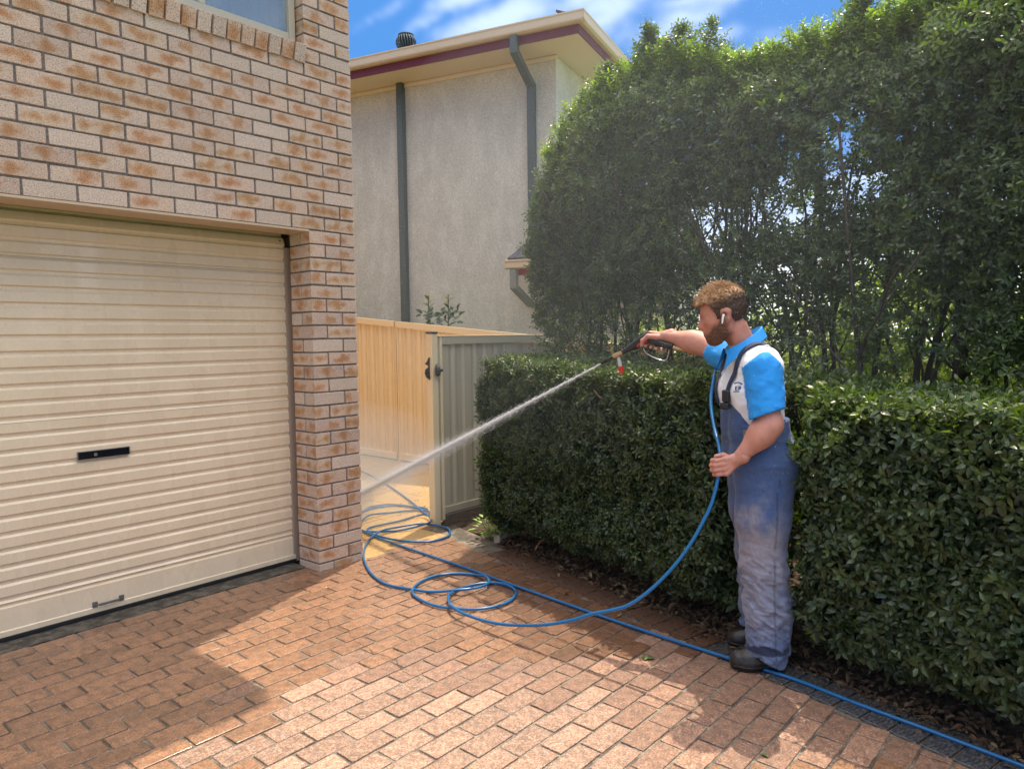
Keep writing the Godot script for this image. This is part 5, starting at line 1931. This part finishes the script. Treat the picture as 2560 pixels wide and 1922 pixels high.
	# --- boots
	for s in 2:
		var dx: float = [0.0, -0.060][s]
		var dz: float = [-0.10, 0.14][s]
		var o := Vector3(dx, -0.008, dz)
		bones([[o + Vector3(-0.022, 0.046, 0), 0.044, o + Vector3(0.06, 0.046, 0), 0.047], [o + Vector3(0.06, 0.046, -0.006), 0.047, o + Vector3(0.128, 0.040, -0.004), 0.040], [o + Vector3(0.09, 0.042, -0.012), 0.042, o + Vector3(0.10, 0.040, 0.012), 0.042], [o + Vector3(-0.012, 0.06, 0), 0.05, o + Vector3(-0.012, 0.17, 0), 0.052]], 0.04)
		var boot_mod := func(p: Vector3, d: float) -> float:
			d -= n_mid.get_noise_3d(p.x * 2.0, p.y * 2.0, p.z * 2.0) * 0.003
			if p.y < 0.018:
				d -= 0.0035
			return maxf(d, -p.y - 0.008 + 0.004 * (1.0 if fposmod(p.x, 0.022) < 0.006 else 0.0))
		skin_mesh(0.0055, boot_mod, func(p: Vector3, _n: Vector3) -> Color:
			var v := 1.0 + n_mid.get_noise_3d(p.x * 4.0, p.y * 4.0, p.z * 4.0) * 0.8
			return Color(0.022 * v, 0.018 * v, 0.016 * v) if p.y > 0.016 else Color(0.010, 0.009, 0.009))
		var leather := mat(Color.WHITE, 0.42)
		leather.vertex_color_use_as_albedo = true
		var boot := put("boot", take_skin(), leather, man)
		for k in 4:
			var y := 0.082 + 0.013 * k
			put("lace", tube_mesh([o + Vector3(0.055 - 0.011 * k, y, -0.026), o + Vector3(0.064 - 0.011 * k, y + 0.008, 0), o + Vector3(0.055 - 0.011 * k, y, 0.026)], 0.0025, 5), bk, boot)

	# ---------- the pressure gun in his right hand ----------
	var gun := thing("pressure_gun", "black and red pressure washer gun held in the man's outstretched right hand", "pressure washer gun", MAN, deg_to_rad(130.84))
	var black := mat(lin(0.012, 0.012, 0.013), 0.42)
	var red := mat(lin(0.42, 0.020, 0.022), 0.4)
	var brass := mat(lin(0.55, 0.38, 0.22), 0.3, 0.85)
	var chrome := mat(lin(0.62, 0.62, 0.63), 0.2, 0.95)
	put("handle", tube_mesh(smooth_path([Vector3(0.43, 1.486, 0.543), Vector3(0.40, 1.470, 0.532), Vector3(0.36, 1.455, 0.507), Vector3(0.325, 1.443, 0.485), Vector3(0.302, 1.436, 0.468)], 4), 0.019, 10), black, gun)
	put("housing", tube_mesh([Vector3(0.402, 1.503, 0.536), Vector3(0.412, 1.497, 0.54), Vector3(0.455, 1.464, 0.57), Vector3(0.487, 1.441, 0.588), Vector3(0.512, 1.424, 0.603), Vector3(0.540, 1.405, 0.62)], [0.012, 0.021, 0.025, 0.022, 0.015, 0.012], 12), black, gun)
	for sgn in [-1, 1]:
		put("red_insert", tube_mesh([Vector3(0.425, 1.476, 0.545 + 0.013 * sgn), Vector3(0.45, 1.453, 0.562 + 0.016 * sgn), Vector3(0.478, 1.436, 0.580 + 0.010 * sgn)], [0.010, 0.0145, 0.004], 8), red, gun)
	put("trigger_guard", tube_mesh(smooth_path([Vector3(0.438, 1.430, 0.565), Vector3(0.424, 1.405, 0.567), Vector3(0.388, 1.380, 0.55), Vector3(0.345, 1.364, 0.525), Vector3(0.325, 1.372, 0.51), Vector3(0.318, 1.425, 0.48)], 4), 0.0032, 6), chrome, gun)
	put("trigger", tube_mesh([Vector3(0.425, 1.452, 0.555), Vector3(0.405, 1.425, 0.555), Vector3(0.385, 1.405, 0.545)], 0.005, 6), black, gun)
	put("inlet_fitting", tube_mesh([Vector3(0.302, 1.436, 0.468), Vector3(0.285, 1.430, 0.462), Vector3(0.284, 1.430, 0.462), Vector3(0.268, 1.425, 0.457), Vector3(0.267, 1.425, 0.457), Vector3(0.244, 1.417, 0.45)], [0.012, 0.012, 0.015, 0.015, 0.011, 0.011], 8), brass, gun)
	put("lance_fitting", tube_mesh([Vector3(0.540, 1.405, 0.62), Vector3(0.556, 1.397, 0.629), Vector3(0.557, 1.397, 0.63), Vector3(0.585, 1.384, 0.646)], [0.010, 0.010, 0.014, 0.014], 8), brass, gun)
	put("lance", tube_mesh([Vector3(0.585, 1.384, 0.646), Vector3(0.615, 1.366, 0.669), Vector3(0.616, 1.366, 0.669), Vector3(0.644, 1.347, 0.698)], [0.006, 0.006, 0.009, 0.008], 10), black, gun)
	var bottle_m := mat(Color(0.72, 0.74, 0.78, 0.45), 0.15)
	bottle_m.transparency = BaseMaterial3D.TRANSPARENCY_ALPHA
	put("sight_tube", tube_mesh([Vector3(0.562, 1.388, 0.636), Vector3(0.556, 1.362, 0.637), Vector3(0.550, 1.332, 0.638)], [0.008, 0.010, 0.010], 12), mat(lin(0.55, 0.55, 0.58), 0.3), gun)
	put("red_cap", tube_mesh([Vector3(0.5495, 1.331, 0.638), Vector3(0.547, 1.322, 0.638), Vector3(0.544, 1.308, 0.639), Vector3(0.543, 1.298, 0.639), Vector3(0.542, 1.291, 0.639)], [0.010, 0.0165, 0.0165, 0.010, 0.006], 12), mat(lin(0.62, 0.025, 0.018), 0.35), gun)


func ground_path(flat: Array, y: float, lift := 0.0) -> Array:
	var out := []
	for i in flat.size():
		out.append(Vector3(flat[i][0], y + lift * (i % 2), flat[i][1]))
	return out


func build_hoses() -> void:
	var rubber := mat(lin(0.005, 0.115, 0.30), 0.30)
	rubber.clearcoat_enabled = true
	rubber.clearcoat = 0.15
	rubber.clearcoat_roughness = 0.2
	var g := 0.0025
	var p := []
	for q in [Vector3(0.244, 1.417, 0.45), Vector3(0.18, 1.392, 0.38), Vector3(0.135, 1.362, 0.275), Vector3(0.165, 1.29, 0.20), Vector3(0.200, 1.18, 0.12), Vector3(0.215, 1.07, 0.0), Vector3(0.222, 1.0, -0.10), Vector3(0.236, 0.925, -0.166)]:
		p.append(world_of(q))
	p.append_array([Vector3(-0.126, 0.784, 2.619), Vector3(-0.16, 0.695, 2.593), Vector3(-0.2, 0.588, 2.548), Vector3(-0.24, 0.478, 2.481), Vector3(-0.279, 0.369, 2.389), Vector3(-0.306, 0.286, 2.287), Vector3(-0.325, 0.217, 2.121), Vector3(-0.34, 0.165, 2.014), Vector3(-0.354, 0.113, 1.873), Vector3(-0.361, 0.075, 1.728), Vector3(-0.365, 0.049, 1.596), Vector3(-0.363, 0.035, 1.464), Vector3(-0.356, 0.033, 1.319), Vector3(-0.322, 0.034, 1.19)])
	var loops := [[-0.261, 1.111], [-0.186, 1.029], [-0.057, 0.971], [0.064, 0.98], [0.155, 1.032], [0.191, 1.103], [0.175, 1.208], [0.103, 1.29], [-0.029, 1.337], [-0.149, 1.311], [-0.232, 1.245], [-0.284, 1.15], [-0.315, 1.06], [-0.31, 0.94], [-0.273, 0.822], [-0.2, 0.74], [-0.068, 0.685], [0.057, 0.688], [0.159, 0.756], [0.206, 0.855], [0.189, 0.969], [0.135, 1.05], [0.071, 1.078], [-0.011, 1.063], [-0.104, 0.998], [-0.174, 0.878], [-0.22, 0.751], [-0.259, 0.577], [-0.214, 0.388], [-0.115, 0.185], [0.031, -0.037], [0.198, -0.223], [0.337, -0.339], [0.47, -0.384], [0.625, -0.369], [0.79, -0.317], [0.89, -0.248], [0.895, -0.099], [0.788, 0.044], [0.651, 0.098], [0.518, 0.059], [0.442, -0.059], [0.407, -0.228], [0.418, -0.441], [0.49, -0.574], [0.616, -0.585], [0.813, -0.560], [0.99, -0.58], [1.034, -0.50], [0.977, -0.382], [0.884, -0.281], [0.763, -0.267], [0.628, -0.333], [0.485, -0.43], [0.42, -0.56], [0.47, -0.70], [0.6, -0.80], [0.73, -0.855], [0.905, -0.86], [1.08, -0.78], [1.2, -0.66], [1.23, -0.78], [1.142, -1.022], [0.968, -1.089], [0.812, -1.066]]
	for i in loops.size():
		var y := g
		if i in [0, 1, 20, 21, 22, 23, 24, 33, 34, 35, 48, 49, 50, 51, 57]:
			y = g + 0.018
		p.append(Vector3(loops[i][0], y, loops[i][1]))
	var h := put("hose", tube_mesh(smooth_path(p, 5), 0.0080, 10), rubber)
	tag(h, "blue high pressure hose hanging from the man's hand and looped in coils on the pavers", "hose")
	var main := ground_path([[-0.13, 4.3], [-0.1, 3.86], [-0.077, 3.746], [-0.024, 3.434], [0.015, 3.177], [0.06, 2.95], [0.072, 2.82], [0.085, 2.568], [0.103, 2.27], [0.138, 1.863], [0.176, 1.524], [0.218, 1.139], [0.273, 0.691], [0.318, 0.216], [0.353, -0.151], [0.402, -0.458], [0.50, -0.72], [0.72, -0.98], [0.968, -1.15], [1.142, -1.08], [1.20, -0.86], [1.175, -0.62], [1.108, -0.50], [1.102, -0.58], [1.186, -0.736], [1.404, -1.164], [1.661, -1.715], [1.753, -1.948], [2.0, -2.6], [2.2, -3.6]], g)
	var h2 := put("hose", tube_mesh(smooth_path(main, 6), 0.0080, 10), rubber)
	tag(h2, "long straight blue hose lying along the hedge edge and under the man's boot", "hose")


# ---------- water ----------
func build_water() -> void:
	var tip := world_of(Vector3(0.644, 1.347, 0.698))
	var hit := Vector3(0.493, -0.01, -1.27)
	var dir := (hit - tip).normalized()
	var s := dir.cross(Vector3.UP).normalized()
	var u := s.cross(dir)
	var ln := tip.distance_to(hit)
	var jet := thing("water_jet", "white high pressure water jet from the gun down to the passage paving", "water jet", tip)
	var nz := noise(2.2, 51, 3)
	for layer in [[0.0019, 0.0062, 0.82, 2, 0.004]]:
		var wm := mat(Color(0.97, 0.97, 0.98, layer[2]), 0.6)
		wm.transparency = BaseMaterial3D.TRANSPARENCY_ALPHA
		for k in layer[3]:
			var pts := []
			var rad := []
			for i in 60:
				var t := i / 59.0
				var off: Vector2 = Vector2(nz.get_noise_2d(t * 4.0, k * 9.0 + layer[2] * 100.0), nz.get_noise_2d(t * 4.0, k * 9.0 + 50.0) - 0.35) * layer[4] * (0.2 + t)
				pts.append(dir * ln * t + s * off.x + u * off.y)
				rad.append(lerpf(layer[0], layer[1], t) * (1.0 + 0.35 * nz.get_noise_2d(t * 9.0, k * 5.0 + layer[1] * 900.0)))
			put("jet_strand", tube_mesh(pts, rad, 12), wm, jet)
	# the fanning water itself: cones of dense white spray with their points at the nozzle
	for cone in [[0.05, 3.0, 0.004], [0.12, 1.1, 0.014]]:
		var f := FogVolume.new()
		f.name = numbered("spray_cone", jet)
		f.shape = RenderingServer.FOG_VOLUME_SHAPE_CONE
		f.size = Vector3(cone[0] * 2.0, ln, cone[0] * 2.0)
		var fm := FogMaterial.new()
		fm.albedo = Color(0.98, 0.98, 0.99)
		fm.density = cone[1]
		f.material = fm
		jet.add_child(f)
		f.transform = Transform3D(Basis(s, -dir, s.cross(-dir)), dir * ln * 0.5 - u * cone[2])
		f.set_meta("kind", "stuff")
	var drop := new_st()
	var o := [Vector3(0, 1, 0), Vector3(0.5, 0, 0), Vector3(-0.25, 0, 0.43), Vector3(-0.25, 0, -0.43), Vector3(0, -1, 0)]
	for q in [[0, 1, 2], [0, 2, 3], [0, 3, 1], [4, 1, 2], [4, 2, 3], [4, 3, 1]]:
		flat_tri(drop, o[q[0]], o[q[1]], o[q[2]], o[q[0]] + o[q[1]] + o[q[2]])
	var places := []
	var tints := []
	var fleck_m := mat(Color.WHITE, 0.5)
	fleck_m.vertex_color_use_as_albedo = true
	fleck_m.backlight_enabled = true
	fleck_m.backlight = Color(0.9, 0.9, 0.9)
	for i in 46000:
		var t := pow(rng.randf(), 0.62)
		var spread := 0.0016 + 0.0085 * t
		if i % 3 == 0:
			spread = 0.003 + 0.022 * t
		if i % 11 == 0:
			spread = 0.006 + 0.045 * t
		var off := s * rng.randfn(0.0, spread) + u * rng.randfn(-spread * 0.3, spread)
		var r := rng.randf_range(0.0005, 0.0011) * (1.0 + 0.5 * t)
		var l := r * rng.randf_range(5.0, 16.0)
		var y := (dir + s * rng.randf_range(-0.03, 0.03) + u * rng.randf_range(-0.04, 0.03)).normalized()
		var x := y.cross(Vector3.UP).normalized()
		places.append(Transform3D(Basis(x * r, y * l, x.cross(y) * r), dir * ln * t + off))
		tints.append(Color(0.95, 0.95, 0.96))
	scatter("spray", drop.commit(), fleck_m, places, tints, jet)
	# drops thrown up into the air round the hedges, and back-splash at the passage
	places = []
	tints = []
	for i in 14000:
		var p := Vector3(rng.randf_range(-0.3, 1.1), rng.randf_range(0.9, 3.0), 0)
		p.z = rng.randf_range(-0.2, 3.0)
		p.x = minf(p.x, 0.86 - 0.262 * p.z + (0.8 if p.y > 1.5 else 0.0))
		if i % 4 == 0:
			p = Vector3(0.5 + rng.randfn(0.0, 0.45), absf(rng.randfn(0.0, 0.3)), -0.9 + rng.randfn(0.0, 0.45))
		var r := rng.randf_range(0.0006, 0.0016)
		places.append(Transform3D(Basis.from_scale(Vector3(r, r * rng.randf_range(1.0, 2.5), r)), p))
		tints.append(Color(0.85, 0.87, 0.9))
	var air := scatter("water_drops", drop.commit(), fleck_m, places, tints)
	tag(air, "fine water drops drifting in the air before the hedges and house", "water drops")
	# beads of water standing on the wet pavers
	var bead := SphereMesh.new()
	bead.radius = 1.0
	bead.height = 1.2
	bead.radial_segments = 8
	bead.rings = 4
	var bead_m := mat(Color(0.9, 0.93, 1.0, 0.12), 0.06)
	bead_m.transparency = BaseMaterial3D.TRANSPARENCY_ALPHA
	places = []
	tints = []
	for i in 16000:
		var z := rng.randf_range(-0.1, 3.6)
		var p := Vector3(rng.randf_range(-2.2, edge_x(z) - 0.1), -0.0085, z)
		if not in_view(p):
			continue
		var r := rng.randf_range(0.0006, 0.0020)
		places.append(Transform3D(Basis.from_scale(Vector3(r, r * 0.8, r)), p))
		tints.append(Color.WHITE)
	var beads := scatter("water_beads", bead, bead_m, places, tints)
	tag(beads, "small water beads glinting on the wet driveway pavers", "water beads")
	# mist: banks of real fog
	var banks := [[tip.lerp(hit, 0.60), Vector3(0.16, 0.16, 2.3), 0.32], [tip.lerp(hit, 0.70), Vector3(0.30, 0.30, 2.0), 0.16], [Vector3(0.52, 0.12, -1.15), Vector3(0.7, 0.6, 0.9), 0.9], [Vector3(0.6, 0.2, -1.05), Vector3(1.2, 0.9, 1.5), 0.28], [Vector3(0.8, 0.3, -1.2), Vector3(1.9, 1.3, 2.2), 0.12], [Vector3(0.5, 0.45, -0.5), Vector3(0.7, 0.9, 1.6), 0.10], [Vector3(0.62, 2.2, 1.6), Vector3(1.3, 3.2, 4.4), 0.042]]
	var air_mist := Node3D.new()
	air_mist.name = "mist"
	add_child(air_mist)
	tag(air_mist, "thin white mist hanging round the jet and before the hedges", "mist")
	air_mist.set_meta("kind", "stuff")
	for b in banks:
		var f := FogVolume.new()
		f.name = numbered("mist_bank", air_mist)
		f.shape = RenderingServer.FOG_VOLUME_SHAPE_ELLIPSOID
		f.size = b[1]
		var fm := FogMaterial.new()
		fm.albedo = Color(0.95, 0.96, 0.98)
		fm.density = b[2]
		f.material = fm
		air_mist.add_child(f)
		f.position = b[0]
		f.set_meta("kind", "stuff")
		if b[1].x == b[1].y:
			f.look_at_from_position(b[0], b[0] + dir, Vector3.UP)


func _ready() -> void:
	rng.seed = 20240607
	light_and_camera()
	build_ground()
	build_garage()
	build_house()
	build_fences()
	build_hedges()
	build_beyond()
	build_man()
	build_hoses()
	build_water()
